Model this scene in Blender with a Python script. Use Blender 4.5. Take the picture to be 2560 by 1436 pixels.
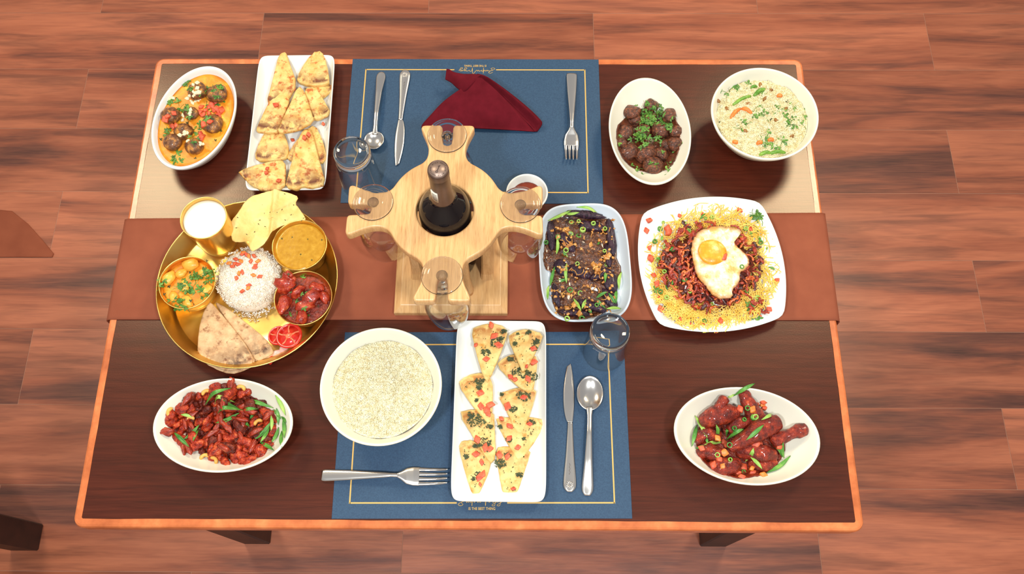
import bpy, bmesh, math, random
import numpy as np
from mathutils import Matrix, Vector

for o in list(bpy.data.objects): bpy.data.objects.remove(o)
S = bpy.context.scene
COL = S.collection
T = 0.75                                   # height of the table top above the floor (m)

# ------------------------------------------------------------------ camera
FPX = 2250.0
CAM = np.array([0.0774, -0.5852, T + 1.3991])
def rot(p, y, r):
    c, s = math.cos(p), math.sin(p); Rx = np.array([[1,0,0],[0,c,-s],[0,s,c]])
    c, s = math.cos(y), math.sin(y); Rz = np.array([[c,-s,0],[s,c,0],[0,0,1]])
    c, s = math.cos(r), math.sin(r); Rr = np.array([[c,-s,0],[s,c,0],[0,0,1]])
    return Rz @ Rx @ Rr
CR = rot(0.37499, 0.0215, -0.01674)
cd = bpy.data.cameras.new('camera'); cam = bpy.data.objects.new('camera', cd); COL.objects.link(cam)
m = Matrix([list(CR[i]) + [CAM[i]] for i in range(3)] + [[0,0,0,1]])
cam.matrix_world = m
cd.sensor_width = 36; cd.lens = FPX / 2560 * 36; cd.clip_start = 0.05
S.camera = cam

# ------------------------------------------------------------------ world and lights
S.view_settings.view_transform = 'Standard'; S.view_settings.look = 'None'
S.view_settings.gamma = 1; S.view_settings.use_curve_mapping = False
S.view_settings.exposure = 0.0
w = bpy.data.worlds.new('room'); S.world = w; w.use_nodes = True
w.node_tree.nodes['Background'].inputs[0].default_value = (0.98, 0.98, 1.0, 1)
w.node_tree.nodes['Background'].inputs[1].default_value = 0.40
def area(name, loc, target, size, power, col):
    d = bpy.data.lights.new(name, 'AREA'); d.shape = 'DISK'; d.size = size; d.energy = power; d.color = col
    o = bpy.data.objects.new(name, d); COL.objects.link(o); o.location = loc
    o.rotation_euler = (Vector(target) - Vector(loc)).to_track_quat('-Z', 'Y').to_euler()
    return o
area('ceiling_lamp', (-1.429, 1.174, T + 1.95), (-0.2, 0.1, T), 0.56, 31, (1.0, 0.86, 0.62))
area('ceiling_lamp', (1.264, 1.182, T + 1.95), (0.2, 0.1, T), 0.56, 31, (1.0, 0.86, 0.62))
area('ceiling_lamp', (-0.45, -0.95, T + 1.95), (0, -0.1, T), 0.22, 23, (0.93, 0.98, 1.0))
area('ceiling_lamp', (0.65, -0.95, T + 1.95), (0, -0.1, T), 0.22, 23, (0.93, 0.98, 1.0))
S.cycles.transparent_max_bounces = 24

# ------------------------------------------------------------------ helpers
def P(px, py, z=0.0):
    """world point seen at photo pixel (px,py) at height z above the table top"""
    d = CR @ np.array([(px-1280)/FPX, -(py-718)/FPX, -1.0]); t = (T + z - CAM[2]) / d[2]
    return CAM + t * d
def mpp(px, py, z=0.0):
    q = P(px, py, z); d = (CAM - q) @ CR
    return abs(d[2]) / FPX
def crop(x0, y0, s):
    return lambda pts: [(x0 + a[0]/s, y0 + a[1]/s) + tuple(a[2:]) for a in pts]
def lin(c):
    if isinstance(c, str): c = [int(c[i:i+2], 16) for i in (1, 3, 5)]
    v = [x/255 for x in c]
    return tuple((x/12.92 if x <= .04045 else ((x+.055)/1.055)**2.4) for x in v) + (1,)
RNG = random.Random(7)
NR = np.random.RandomState(5)

def mk(name, v, f, mat=None, parent=None, smooth=True, loc=None):
    me = bpy.data.meshes.new(name)
    me.from_pydata([tuple(map(float, q)) for q in v], [], [tuple(map(int, q)) for q in f])
    if mat is not None: me.materials.append(mat)
    if smooth: me.polygons.foreach_set('use_smooth', [True]*len(me.polygons))
    me.update()
    o = bpy.data.objects.new(name, me); COL.objects.link(o)
    if parent is not None: o.parent = parent
    if loc is not None: o.location = loc
    return o
def own(o, label, cat, group=None, kind=None):
    o['label'] = label; o['category'] = cat
    if group: o['group'] = group
    if kind: o['kind'] = kind
    return o
def empty(name, loc, rz=0):
    o = bpy.data.objects.new(name, None); COL.objects.link(o); o.empty_display_size = .02
    o.location = loc; o.rotation_euler = (0, 0, rz); return o
def recenter(o):
    """move a top-level mesh's origin to the bottom centre of its geometry"""
    me = o.data; n = len(me.vertices); a = np.empty(n*3); me.vertices.foreach_get('co', a); a = a.reshape(-1, 3)
    c = (a.min(0) + a.max(0)) / 2; c[2] = a[:, 2].min()
    me.vertices.foreach_set('co', (a - c).ravel()); me.update(); o.location = c
    return o
def bm_obj(name, bm, mat, parent=None, smooth=False, loc=None):
    me = bpy.data.meshes.new(name); bm.to_mesh(me); bm.free()
    if mat is not None: me.materials.append(mat)
    if smooth: me.polygons.foreach_set('use_smooth', [True]*len(me.polygons))
    o = bpy.data.objects.new(name, me); COL.objects.link(o)
    if parent is not None: o.parent = parent
    if loc is not None: o.location = loc
    return o
def box_bm(x0, x1, y0, y1, z0, z1, bev=0.0, seg=1):
    bm = bmesh.new(); bmesh.ops.create_cube(bm, size=1)
    for v in bm.verts:
        v.co = (x0+(v.co.x+.5)*(x1-x0), y0+(v.co.y+.5)*(y1-y0), z0+(v.co.z+.5)*(z1-z0))
    if bev: bmesh.ops.bevel(bm, geom=list(bm.edges), offset=bev, segments=seg, affect='EDGES')
    return bm
def wob(p, freq, seed, k=7):
    """smooth vectorised pseudo noise in about -1..1"""
    r = np.random.RandomState(seed); out = np.zeros(len(p))
    for i in range(k):
        d = r.normal(size=3); d /= np.linalg.norm(d); fr = freq * r.uniform(.6, 1.6)
        out += np.sin(p @ d * fr + r.uniform(0, 6.28))
    return out / (k ** .5) / 1.4
_ico = {}
def ico(sub):
    if sub not in _ico:
        bm = bmesh.new(); bmesh.ops.create_icosphere(bm, subdivisions=sub, radius=1)
        _ico[sub] = (np.array([v.co[:] for v in bm.verts]), [[v.index for v in f.verts] for f in bm.faces]); bm.free()
    return _ico[sub]
def rz_m(a):
    c, s = math.cos(a), math.sin(a); return np.array([[c,-s,0],[s,c,0],[0,0,1]])
def blob(name, c, r, mat, seed, amp=.12, freq=3.0, sub=3, rz=0.0, tilt=0.0, parent=None):
    v, f = ico(sub)
    k = 1 + amp*wob(v, freq, seed) + amp*.5*wob(v, freq*2.7, seed+99) + amp*.36*wob(v, freq*6.5, seed+55)
    v = v * k[:, None] * np.array(r)
    c2, s2 = math.cos(tilt), math.sin(tilt)
    v = v @ np.array([[c2,0,-s2],[0,1,0],[s2,0,c2]]).T @ rz_m(rz).T
    return mk(name, v, f, mat, parent, loc=c)
def lathe(prof, seg=48, a=1.0, b=None, n=2.0, close=False):
    """revolve (r,z) profile; superellipse exponent n, axes a,b; collapses r==0 to poles"""
    b = a if b is None else b
    V = []; F = []; rings = []
    th = np.linspace(0, 2*math.pi, seg, endpoint=False)
    cs = np.sign(np.cos(th))*np.abs(np.cos(th))**(2/n); sn = np.sign(np.sin(th))*np.abs(np.sin(th))**(2/n)
    for r, z in prof:
        if r <= 1e-9: rings.append([len(V)]); V.append((0, 0, z))
        else:
            rings.append(list(range(len(V), len(V)+seg)))
            V += [(a*r*cs[i], b*r*sn[i], z) for i in range(seg)]
    pairs = list(zip(rings[:-1], rings[1:])) + ([(rings[-1], rings[0])] if close else [])
    for A, B in pairs:
        for i in range(seg):
            j = (i+1) % seg
            if len(A) == 1 and len(B) == 1: continue
            if len(A) == 1: F.append((A[0], B[j], B[i]))
            elif len(B) == 1: F.append((A[i], A[j], B[0]))
            else: F.append((A[i], A[j], B[j], B[i]))
    return V, F
def tube(path, rad, k=8, cap=True, flat=1.0, amp=0.0, freq=200, seed=1):
    path = np.array(path, float); n = len(path)
    rad = np.array(rad if hasattr(rad, '__len__') else [rad]*n, float)
    tan = np.gradient(path, axis=0); tan /= np.linalg.norm(tan, axis=1)[:, None] + 1e-12
    up = np.array([0, 0, 1.0]); V = []; F = []
    for i in range(n):
        sd = np.cross(tan[i], up); 
        if np.linalg.norm(sd) < 1e-3: sd = np.array([1., 0, 0])
        sd /= np.linalg.norm(sd); u = np.cross(sd, tan[i])
        for j in range(k):
            a = 2*math.pi*j/k
            V.append(path[i] + rad[i]*(math.cos(a)*sd + flat*math.sin(a)*u))
    for i in range(n-1):
        for j in range(k):
            F.append((i*k+j, i*k+(j+1) % k, (i+1)*k+(j+1) % k, (i+1)*k+j))
    if cap:
        V.append(path[0] - tan[0]*rad[0]*.35); V.append(path[-1] + tan[-1]*rad[-1]*.35); a, b = len(V)-2, len(V)-1
        for j in range(k):
            F.append((a, (j+1) % k, j)); F.append((b, (n-1)*k+j, (n-1)*k+(j+1) % k))
    V = np.array(V)
    if amp:
        ctr = np.vstack([np.repeat(path, k, 0), path[:1], path[-1:]]) if cap else np.repeat(path, k, 0)
        V = V + (V-ctr) * (amp*wob(V, freq, seed))[:, None]
    return V, F
def spline(pts, n):
    """Catmull-Rom resample of open polyline"""
    p = np.array(pts, float); p = np.vstack([2*p[0]-p[1], p, 2*p[-1]-p[-2]]); out = []
    segs = len(p)-3
    for t in np.linspace(0, segs-1e-9, n):
        i = int(t); u = t-i; a, b, c, d = p[i:i+4]
        out.append(.5*((2*b)+(-a+c)*u+(2*a-5*b+4*c-d)*u*u+(-a+3*b-3*c+d)*u**3))
    return np.array(out)
def dense(outline, step, smooth=0):
    o = np.array(outline, float)
    if smooth:
        for _ in range(smooth):
            q = np.roll(o, -1, 0); o = np.stack([.78*o+.22*q, .22*o+.78*q], 1).reshape(-1, o.shape[1])
    out = []
    for i in range(len(o)):
        a, b = o[i], o[(i+1) % len(o)]; k = max(1, int(round(np.linalg.norm(b-a)/step)))
        out += [a+(b-a)*j/k for j in range(k)]
    return np.array(out)
def slab(name, outline, thick, mat, parent=None, rings=7, ztop=None, edge=.35, step=.004, smooth=1, tip=None, jag=0, seed=3, center=None):
    """closed thin solid over a star-shaped 3D outline; attributes rho (0 centre..1 edge), far (0 tip..1 crust)"""
    o = dense(outline, step, smooth); n = len(o)
    c = np.array(center) if center is not None else o.mean(0)
    if jag:
        j = wob(o, 900, seed); o = o + (o-c)*(jag*j)[:, None]*np.array([1, 1, 0])
    V = []; rho = []
    V.append(c.copy()); rho.append(0)
    rr = list(np.linspace(0, 1, rings+1)[1:-1]) + [.96, 1.0]
    for r in rr:
        q = c + (o-c)*r
        if r == 1.0: q = q - np.array([0, 0, thick*edge])
        V += list(q); rho += [r]*n
    nt = len(V); V = np.array(V)
    if ztop is not None: V[:, 2] += ztop(V, np.array(rho))
    B = V.copy(); B[:, 2] -= thick*np.where(np.array(rho) >= 1, 1-edge*1.6, 1.0)
    V = np.vstack([V, B]); rho = np.array(rho+rho)
    F = [(0, 1+i, 1+(i+1) % n) for i in range(n)]; F += [(nt, nt+1+(i+1) % n, nt+1+i) for i in range(n)]
    K = len(rr)
    for k in range(K-1):
        for i in range(n):
            j = (i+1) % n; a, b, c1, d = 1+k*n+i, 1+k*n+j, 1+(k+1)*n+j, 1+(k+1)*n+i
            F.append((a, d, c1, b)); F.append((nt+a, nt+b, nt+c1, nt+d))
    k = K-1
    for i in range(n):
        j = (i+1) % n; a, b = 1+k*n+i, 1+k*n+j; F.append((a, nt+a, nt+b, b))
    # consistent orientation
    area2 = sum(o[i][0]*o[(i+1) % n][1]-o[(i+1) % n][0]*o[i][1] for i in range(n))
    if area2 < 0: F = [tuple(reversed(q)) for q in F]
    ob = mk(name, V, F, mat, parent)
    at = ob.data.attributes.new('rho', 'FLOAT', 'POINT'); at.data.foreach_set('value', rho.astype(np.float32))
    if tip is not None:
        d = np.linalg.norm(V[:, :2]-np.array(tip)[:2], axis=1); d /= d.max()
        at = ob.data.attributes.new('far', 'FLOAT', 'POINT'); at.data.foreach_set('value', d.astype(np.float32))
    return ob

# ------------------------------------------------------------------ materials
def new_mat(name):
    m = bpy.data.materials.new(name); m.use_nodes = True
    nt = m.node_tree; return m, nt, nt.nodes['Principled BSDF']
def N(nt, t, **kw):
    n = nt.nodes.new(t)
    for k, v in kw.items(): setattr(n, k, v)
    return n
def ramp(nt, fac, stops):
    r = N(nt, 'ShaderNodeValToRGB'); e = r.color_ramp.elements
    while len(e) < len(stops): e.new(.5)
    for el, (p, c) in zip(e, stops): el.position = p; el.color = lin(c) if not (isinstance(c, tuple) and len(c) == 4) else c
    nt.links.new(fac, r.inputs[0]); return r.outputs[0]
def pos(nt, scale=(1, 1, 1), src='Position', randomize=False):
    if src == 'Position': s = N(nt, 'ShaderNodeNewGeometry').outputs['Position']
    else: s = N(nt, 'ShaderNodeTexCoord').outputs[src]
    mp = N(nt, 'ShaderNodeMapping'); mp.inputs['Scale'].default_value = scale; nt.links.new(s, mp.inputs[0])
    if randomize:
        oi = N(nt, 'ShaderNodeObjectInfo'); mu = N(nt, 'ShaderNodeMath', operation='MULTIPLY'); mu.inputs[1].default_value = 37.0
        nt.links.new(oi.outputs['Random'], mu.inputs[0]); nt.links.new(mu.outputs[0], mp.inputs['Location'])
    return mp.outputs[0]
def noise(nt, vec, scale, detail=3, rough=.55, dist=0.0):
    n = N(nt, 'ShaderNodeTexNoise'); n.inputs['Scale'].default_value = scale; n.inputs['Detail'].default_value = detail
    n.inputs['Roughness'].default_value = rough; n.inputs['Distortion'].default_value = dist
    nt.links.new(vec, n.inputs['Vector']); return n.outputs['Fac']
def mixc(nt, fac, a, b, mode='MIX'):
    m = N(nt, 'ShaderNodeMix', data_type='RGBA', blend_type=mode)
    for sock, v in ((m.inputs[0], fac), (m.inputs[6], a), (m.inputs[7], b)):
        if hasattr(v, 'default_value') or hasattr(v, 'is_linked'): nt.links.new(v, sock)
        elif isinstance(v, (int, float)): sock.default_value = v
        else: sock.default_value = lin(v) if not (isinstance(v, tuple) and len(v) == 4) else v
    return m.outputs[2]
def bump(nt, bs, fac, strength, dist=.002):
    b = N(nt, 'ShaderNodeBump'); b.inputs['Strength'].default_value = strength; b.inputs['Distance'].default_value = dist
    nt.links.new(fac, b.inputs['Height']); nt.links.new(b.outputs[0], bs.inputs['Normal'])
def pm(name, stops, scale=80, rough=.5, metal=0, detail=3, bmp=None, coat=0, spec=.5, sss=0, stretch=(1, 1, 1), dist=0, src='Position', coatr=.05, rnd=False):
    """principled material with a noise driven colour ramp"""
    m, nt, bs = new_mat(name)
    if isinstance(stops, (str, tuple)) : bs.inputs['Base Color'].default_value = lin(stops)
    else:
        v = pos(nt, stretch, src, rnd); f = noise(nt, v, scale, detail, dist=dist)
        nt.links.new(ramp(nt, f, stops), bs.inputs['Base Color'])
    if bmp:
        v2 = pos(nt, stretch, src); bump(nt, bs, noise(nt, v2, bmp[0], 3), bmp[1], bmp[2] if len(bmp) > 2 else .002)
    bs.inputs['Roughness'].default_value = rough; bs.inputs['Metallic'].default_value = metal
    bs.inputs['Specular IOR Level'].default_value = spec
    bs.inputs['Coat Weight'].default_value = coat; bs.inputs['Coat Roughness'].default_value = coatr
    if sss:
        bs.inputs['Subsurface Weight'].default_value = sss; bs.inputs['Subsurface Radius'].default_value = (.004, .002, .001)
        bs.inputs['Subsurface Scale'].default_value = .5
    return m
M = {}
def floor_mat():
    m, nt, bs = new_mat('floor_plank')
    v = pos(nt, (1.0, 9, 1), 'Object', True)
    a = noise(nt, v, 1.0, 5, .58, .5); b = noise(nt, v, 3.4, 4, .6, .5)
    v3 = pos(nt, (1.6, 30, 1), 'Object', True); c = noise(nt, v3, 9, 3)
    col = ramp(nt, a, [(.30, (64, 38, 35)), (.39, (112, 64, 52)), (.48, (162, 90, 64)), (.60, (192, 114, 82)), (.74, (146, 84, 66))])
    col = mixc(nt, ramp(nt, b, [(.34, (0, 0, 0)), (.52, (255, 255, 255))]), mixc(nt, .45, col, (74, 45, 40)), col)
    col = mixc(nt, .12, col, ramp(nt, c, [(.35, (70, 40, 30)), (.65, (190, 120, 80))]))
    oi = N(nt, 'ShaderNodeObjectInfo'); hs = N(nt, 'ShaderNodeHueSaturation'); mr = N(nt, 'ShaderNodeMapRange')
    mr.inputs['To Min'].default_value = .86; mr.inputs['To Max'].default_value = 1.10
    nt.links.new(oi.outputs['Random'], mr.inputs[0]); nt.links.new(mr.outputs[0], hs.inputs['Value']); nt.links.new(col, hs.inputs['Color'])
    nt.links.new(hs.outputs[0], bs.inputs['Base Color'])
    bs.inputs['Roughness'].default_value = .36; bump(nt, bs, c, .08, .001)
    return m
M['plank'] = floor_mat()
M['grout'] = pm('floor_joint', (176, 130, 108), rough=.8)
def table_mat():
    m, nt, bs = new_mat('dark_veneer')
    v = pos(nt, (1.2, 22, 1)); a = noise(nt, v, 5.5, 5, .6, .5); v2 = pos(nt, (3, 160, 1)); b = noise(nt, v2, 9, 3)
    col = ramp(nt, a, [(.3, (56, 16, 8)), (.5, (70, 21, 11)), (.7, (82, 29, 16))])
    col = mixc(nt, .16, col, ramp(nt, b, [(.35, (50, 18, 11)), (.65, (104, 52, 36))]))
    nt.links.new(col, bs.inputs['Base Color']); bs.inputs['Roughness'].default_value = .27
    bs.inputs['Specular IOR Level'].default_value = .55
    bs.inputs['Specular Tint'].default_value = (1, .86, .68, 1)
    v3 = pos(nt, (1, 1, 1)); bump(nt, bs, noise(nt, v3, 420, 2), .10, .0006)
    return m
M['veneer'] = table_mat()
M['edging'] = pm('edging_wood', [(.3, (176, 92, 50)), (.55, (208, 116, 66)), (.75, (226, 140, 84))], 30, rough=.26, stretch=(1, 1, 1), bmp=(500, .12, .0005), detail=4)
M['darkwood'] = pm('dark_leg_wood', [(.3, (40, 20, 14)), (.7, (58, 30, 22))], 30, rough=.5)
M['runner'] = pm('runner_cloth', [(.35, (138, 74, 52)), (.65, (149, 82, 58))], 14, rough=.85, bmp=(1500, .25, .0004), spec=.2)
M['mat'] = pm('navy_board', [(.35, (36, 64, 92)), (.65, (46, 76, 104))], 500, rough=.55, bmp=(1200, .15, .0003), spec=.4)
M['gold'] = pm('gold_print', (214, 172, 96), rough=.45, metal=.2)
M['napkin'] = pm('crimson_cloth', [(.3, (88, 12, 24)), (.7, (100, 17, 30))], 60, rough=.9, bmp=(2200, .3, .0004), spec=.15)
M['steel'] = pm('stainless', (226, 220, 212), rough=.22, metal=1)
M['steel_mark'] = pm('steel_engraving', (120, 112, 106), rough=.4, metal=1)
def rackwood():
    m, nt, bs = new_mat('rubberwood')
    v = pos(nt, (22, 1.3, 3)); a = noise(nt, v, 9, 4, .55, .15); v2 = pos(nt, (90, 4, 8)); b = noise(nt, v2, 14, 3)
    col = ramp(nt, a, [(.3, (196, 144, 92)), (.52, (214, 166, 110)), (.72, (226, 182, 128))])
    col = mixc(nt, .24, col, ramp(nt, b, [(.34, (150, 92, 50)), (.5, (232, 188, 132))]))
    nt.links.new(col, bs.inputs['Base Color']); bs.inputs['Roughness'].default_value = .32; return m
M['rack'] = rackwood()
M['porcelain'] = pm('white_porcelain', (234, 235, 229), rough=.14, spec=.5)
M['porcelain_cream'] = pm('cream_porcelain', (234, 229, 210), rough=.16, spec=.5)
M['porcelain_blue'] = pm('bluish_porcelain', (204, 213, 222), rough=.14, spec=.5)
M['brass'] = pm('brass', [(.3, (226, 184, 100)), (.7, (238, 202, 122))], 25, rough=.30, metal=1)
def thin_glass(name, blend=.16, tint=(.97, .98, .98, 1)):
    m, nt, bs = new_mat(name); nt.nodes.remove(bs); out = nt.nodes['Material Output']
    tr = N(nt, 'ShaderNodeBsdfTransparent'); tr.inputs[0].default_value = tint
    gl = N(nt, 'ShaderNodeBsdfGlossy'); gl.inputs['Roughness'].default_value = .03
    lw = N(nt, 'ShaderNodeLayerWeight'); lw.inputs[0].default_value = .5
    pw = N(nt, 'ShaderNodeMath', operation='POWER'); pw.inputs[1].default_value = 2.6; nt.links.new(lw.outputs['Facing'], pw.inputs[0])
    ma = N(nt, 'ShaderNodeMath', operation='MULTIPLY_ADD'); ma.inputs[1].default_value = .85; ma.inputs[2].default_value = blend; nt.links.new(pw.outputs[0], ma.inputs[0])
    mx = N(nt, 'ShaderNodeMixShader'); nt.links.new(ma.outputs[0], mx.inputs[0])
    nt.links.new(tr.outputs[0], mx.inputs[1]); nt.links.new(gl.outputs[0], mx.inputs[2]); nt.links.new(mx.outputs[0], out.inputs[0])
    return m
M['glass_wall'] = thin_glass('glass_wall', .035)
M['glass_base'] = thin_glass('glass_base', .06, (.93, .96, .95, 1))
def glass():
    m, nt, bs = new_mat('clear_glass'); bs.inputs['Transmission Weight'].default_value = 1; bs.inputs['Roughness'].default_value = .02
    bs.inputs['IOR'].default_value = 1.45; bs.inputs['Base Color'].default_value = (1, 1, 1, 1); return m
M['glass'] = glass()
M['bottle'] = pm('dark_bottle_glass', (8, 8, 16), rough=.05, spec=.4)
M['capsule'] = pm('bottle_capsule', [(.3, (88, 68, 58)), (.7, (108, 84, 72))], 40, rough=.38, metal=.5)
M['captop'] = pm('capsule_top', (148, 124, 110), rough=.4, metal=.5)
M['ink'] = pm('dark_ink', (62, 44, 40), rough=.6)
M['paper'] = pm('paper_label', (222, 214, 196), rough=.7)
# food
M['curry'] = pm('orange_gravy', [(.3, (214, 120, 24)), (.5, (228, 142, 36)), (.62, (234, 158, 40)), (.75, (244, 196, 56))], 42, rough=.42, coat=0, spec=.35, bmp=(160, .25, .002), dist=1)
M['kofta'] = pm('fried_kofta', [(.3, (66, 36, 20)), (.46, (110, 66, 34)), (.58, (152, 98, 48)), (.68, (206, 136, 48))], 120, rough=.4, bmp=(350, .8, .002), coat=.2)
M['meatball'] = pm('brown_meatball', [(.3, (52, 26, 18)), (.5, (94, 52, 36)), (.72, (150, 84, 54))], 210, rough=.32, bmp=(420, 1.0, .002), coat=.12, spec=.4)
M['brownsauce'] = pm('brown_sauce', [(.35, (66, 30, 18)), (.65, (110, 56, 32))], 120, rough=.15, bmp=(220, .5, .002), coat=.5)
M['soy'] = pm('red_brown_dip', [(.3, (92, 30, 14)), (.7, (132, 52, 24))], 60, rough=.08, coat=.5)
M['chilli'] = pm('chilli_chicken', [(.28, (88, 18, 9)), (.42, (146, 36, 16)), (.55, (184, 56, 25)), (.68, (216, 98, 48)), (.8, (232, 148, 78))], 150, rough=.3, bmp=(380, 1.0, .0025), coat=.12, spec=.4)
M['chilli2'] = pm('dark_chilli_chicken', [(.3, (66, 18, 10)), (.55, (112, 34, 18)), (.75, (156, 66, 34))], 150, rough=.3, bmp=(380, 1.0, .0025), coat=.12, spec=.4)
M['drum'] = pm('glazed_drumstick', [(.28, (70, 18, 12)), (.48, (124, 34, 20)), (.62, (160, 50, 26)), (.70, (190, 72, 36)), (.80, (214, 110, 60))], 120, rough=.24, bmp=(460, 1.0, .0025), coat=.25, spec=.4)
M['redsauce'] = pm('red_sauce', [(.35, (96, 24, 12)), (.65, (156, 52, 24))], 120, rough=.3, bmp=(260, 1.0, .003), coat=.25)
M['rice'] = pm('boiled_rice', [(.3, (216, 200, 154)), (.5, (234, 224, 188)), (.7, (243, 236, 210))], 170, rough=.5, sss=.1)
M['rice2'] = pm('fried_rice', [(.3, (216, 197, 142)), (.5, (234, 221, 178)), (.7, (243, 234, 202))], 150, rough=.5, sss=.1)
M['rice3'] = pm('thali_rice', [(.3, (244, 222, 196)), (.5, (250, 236, 216)), (.7, (252, 244, 230))], 150, rough=.5, sss=.1)
M['green'] = pm('scallion_green', [(.3, (52, 110, 40)), (.6, (92, 152, 58)), (.8, (150, 186, 84))], 45, rough=.35, rnd=True)
M['green2'] = pm('scallion_pale', [(.3, (120, 172, 62)), (.7, (178, 204, 104))], 60, rough=.35)
M['leaf'] = pm('coriander', [(.3, (44, 88, 26)), (.55, (88, 136, 46)), (.8, (138, 172, 66))], 120, rough=.5)
M['leafdark'] = pm('dark_herb', [(.3, (34, 44, 20)), (.7, (70, 82, 38))], 150, rough=.6)
M['tomato'] = pm('tomato_dice', [(.3, (200, 62, 36)), (.7, (230, 112, 72))], 160, rough=.42, bmp=(500, .5, .001))
M['carrot'] = pm('carrot', [(.3, (228, 112, 40)), (.7, (242, 146, 66))], 120, rough=.4)
M['nut'] = pm('cashew', [(.3, (222, 150, 60)), (.7, (238, 190, 100))], 60, rough=.4)
M['almond'] = pm('almond_flake', (240, 222, 180), rough=.5)
M['raisin'] = pm('raisin', [(.3, (110, 68, 22)), (.7, (164, 110, 46))], 120, rough=.35)
M['bean'] = pm('green_bean', [(.3, (76, 130, 36)), (.7, (140, 180, 70))], 100, rough=.35)
M['eggplant'] = pm('eggplant_skin', [(.3, (26, 12, 26)), (.55, (50, 26, 44)), (.8, (92, 58, 72))], 110, rough=.2, coat=.15, spec=.4, bmp=(260, .8, .002), stretch=(3, 1, 1))
M['garlicsauce'] = pm('garlic_sauce', [(.3, (44, 19, 7)), (.5, (80, 40, 15)), (.66, (116, 64, 26)), (.8, (160, 98, 46))], 130, rough=.12, coat=.7, bmp=(120, 1.0, .006), dist=1)
M['garlic'] = pm('garlic_bit', [(.3, (150, 88, 34)), (.5, (192, 128, 56)), (.7, (222, 170, 92))], 90, rough=.3, coat=.3)
M['noodle'] = pm('fried_noodle', [(.3, (242, 186, 64)), (.7, (252, 220, 120))], 60, rough=.45)
M['sf_red'] = pm('red_strip', [(.3, (118, 28, 14)), (.6, (168, 54, 28)), (.8, (204, 94, 50))], 130, rough=.36, coat=.2, bmp=(350, .5, .0015))
M['sf_dark'] = pm('dark_strip', [(.3, (50, 20, 20)), (.7, (98, 42, 38))], 130, rough=.3, coat=.2, bmp=(350, .5, .0015))
M['sf_orange'] = pm('orange_strip', [(.3, (188, 74, 30)), (.7, (222, 116, 54))], 130, rough=.3, coat=.3)
M['dal'] = pm('dal', [(.3, (176, 124, 20)), (.6, (192, 142, 36)), (.8, (206, 162, 60))], 120, rough=.15, coat=.4, bmp=(200, .1, .002))
M['milk'] = pm('buttermilk', (226, 219, 204), rough=.3)
M['paneer'] = pm('paneer', [(.3, (228, 146, 40)), (.7, (244, 190, 78))], 90, rough=.35)
M['tandoori'] = pm('red_chicken', [(.3, (128, 28, 16)), (.55, (178, 52, 28)), (.75, (220, 104, 60))], 110, rough=.25, coat=.4, bmp=(280, .7, .002))
M['tomskin'] = pm('tomato_flesh', [(.3, (196, 26, 18)), (.7, (226, 56, 40))], 120, rough=.2, coat=.4)
M['tomcore'] = pm('tomato_core', [(.3, (226, 90, 60)), (.7, (240, 140, 96))], 140, rough=.25)
M['onion'] = pm('onion', [(.3, (216, 150, 140)), (.7, (236, 196, 180))], 120, rough=.3)
M['eggwhite'] = None
def bread_mat(name, base, spots, char, spot_lo=.56, charw=1.0):
    m, nt, bs = new_mat(name); v = pos(nt)
    a = noise(nt, v, 60, 4, .6); b = noise(nt, v, 85, 4, .65); c = noise(nt, v, 70, 4, .6, .5)
    col = ramp(nt, a, base)
    col = mixc(nt, ramp(nt, b, [(spot_lo, (0, 0, 0)), (spot_lo+.14, (255, 255, 255))]), col, spots)
    at = N(nt, 'ShaderNodeAttribute', attribute_name='far'); rh = N(nt, 'ShaderNodeAttribute', attribute_name='rho')
    ct = N(nt, 'ShaderNodeFloatCurve')
    band = ramp(nt, at.outputs['Fac'], [(.5, (0, 0, 0)), (.80, (190, 190, 190)), (.90, (255, 255, 255)), (.985, (0, 0, 0))])
    nt.nodes.remove(ct)
    cm = ramp(nt, c, [(.38, (0, 0, 0)), (.55, (255, 255, 255))])
    k = mixc(nt, 1.0, band, cm, 'MULTIPLY')
    k2 = N(nt, 'ShaderNodeMath', operation='MULTIPLY'); k2.inputs[1].default_value = charw; nt.links.new(k, k2.inputs[0])
    edge = ramp(nt, rh.outputs['Fac'], [(.90, (255, 255, 255)), (.99, (0, 0, 0))])
    k3 = N(nt, 'ShaderNodeMath', operation='MULTIPLY'); nt.links.new(k2.outputs[0], k3.inputs[0]); nt.links.new(edge, k3.inputs[1])
    col = mixc(nt, k3.outputs[0], col, char)
    nt.links.new(col, bs.inputs['Base Color']); bs.inputs['Roughness'].default_value = .55
    bump(nt, bs, b, .35, .0015); return m
M['flatbread'] = bread_mat('griddled_flatbread', [(.35, (218, 168, 86)), (.6, (236, 202, 128))], (188, 96, 34), (96, 34, 8), .52, 1.0)
M['pizza'] = bread_mat('herb_flatbread', [(.35, (214, 172, 96)), (.6, (234, 204, 132))], (204, 142, 58), (170, 98, 34), .56, .9)
M['roti'] = bread_mat('roti', [(.35, (196, 150, 104)), (.65, (224, 186, 140))], (140, 88, 50), (60, 32, 18), .545, .9)
M['papad'] = pm('papad', [(.3, (222, 180, 98)), (.6, (240, 208, 132))], 30, rough=.5, bmp=(90, .5, .004))
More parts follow.
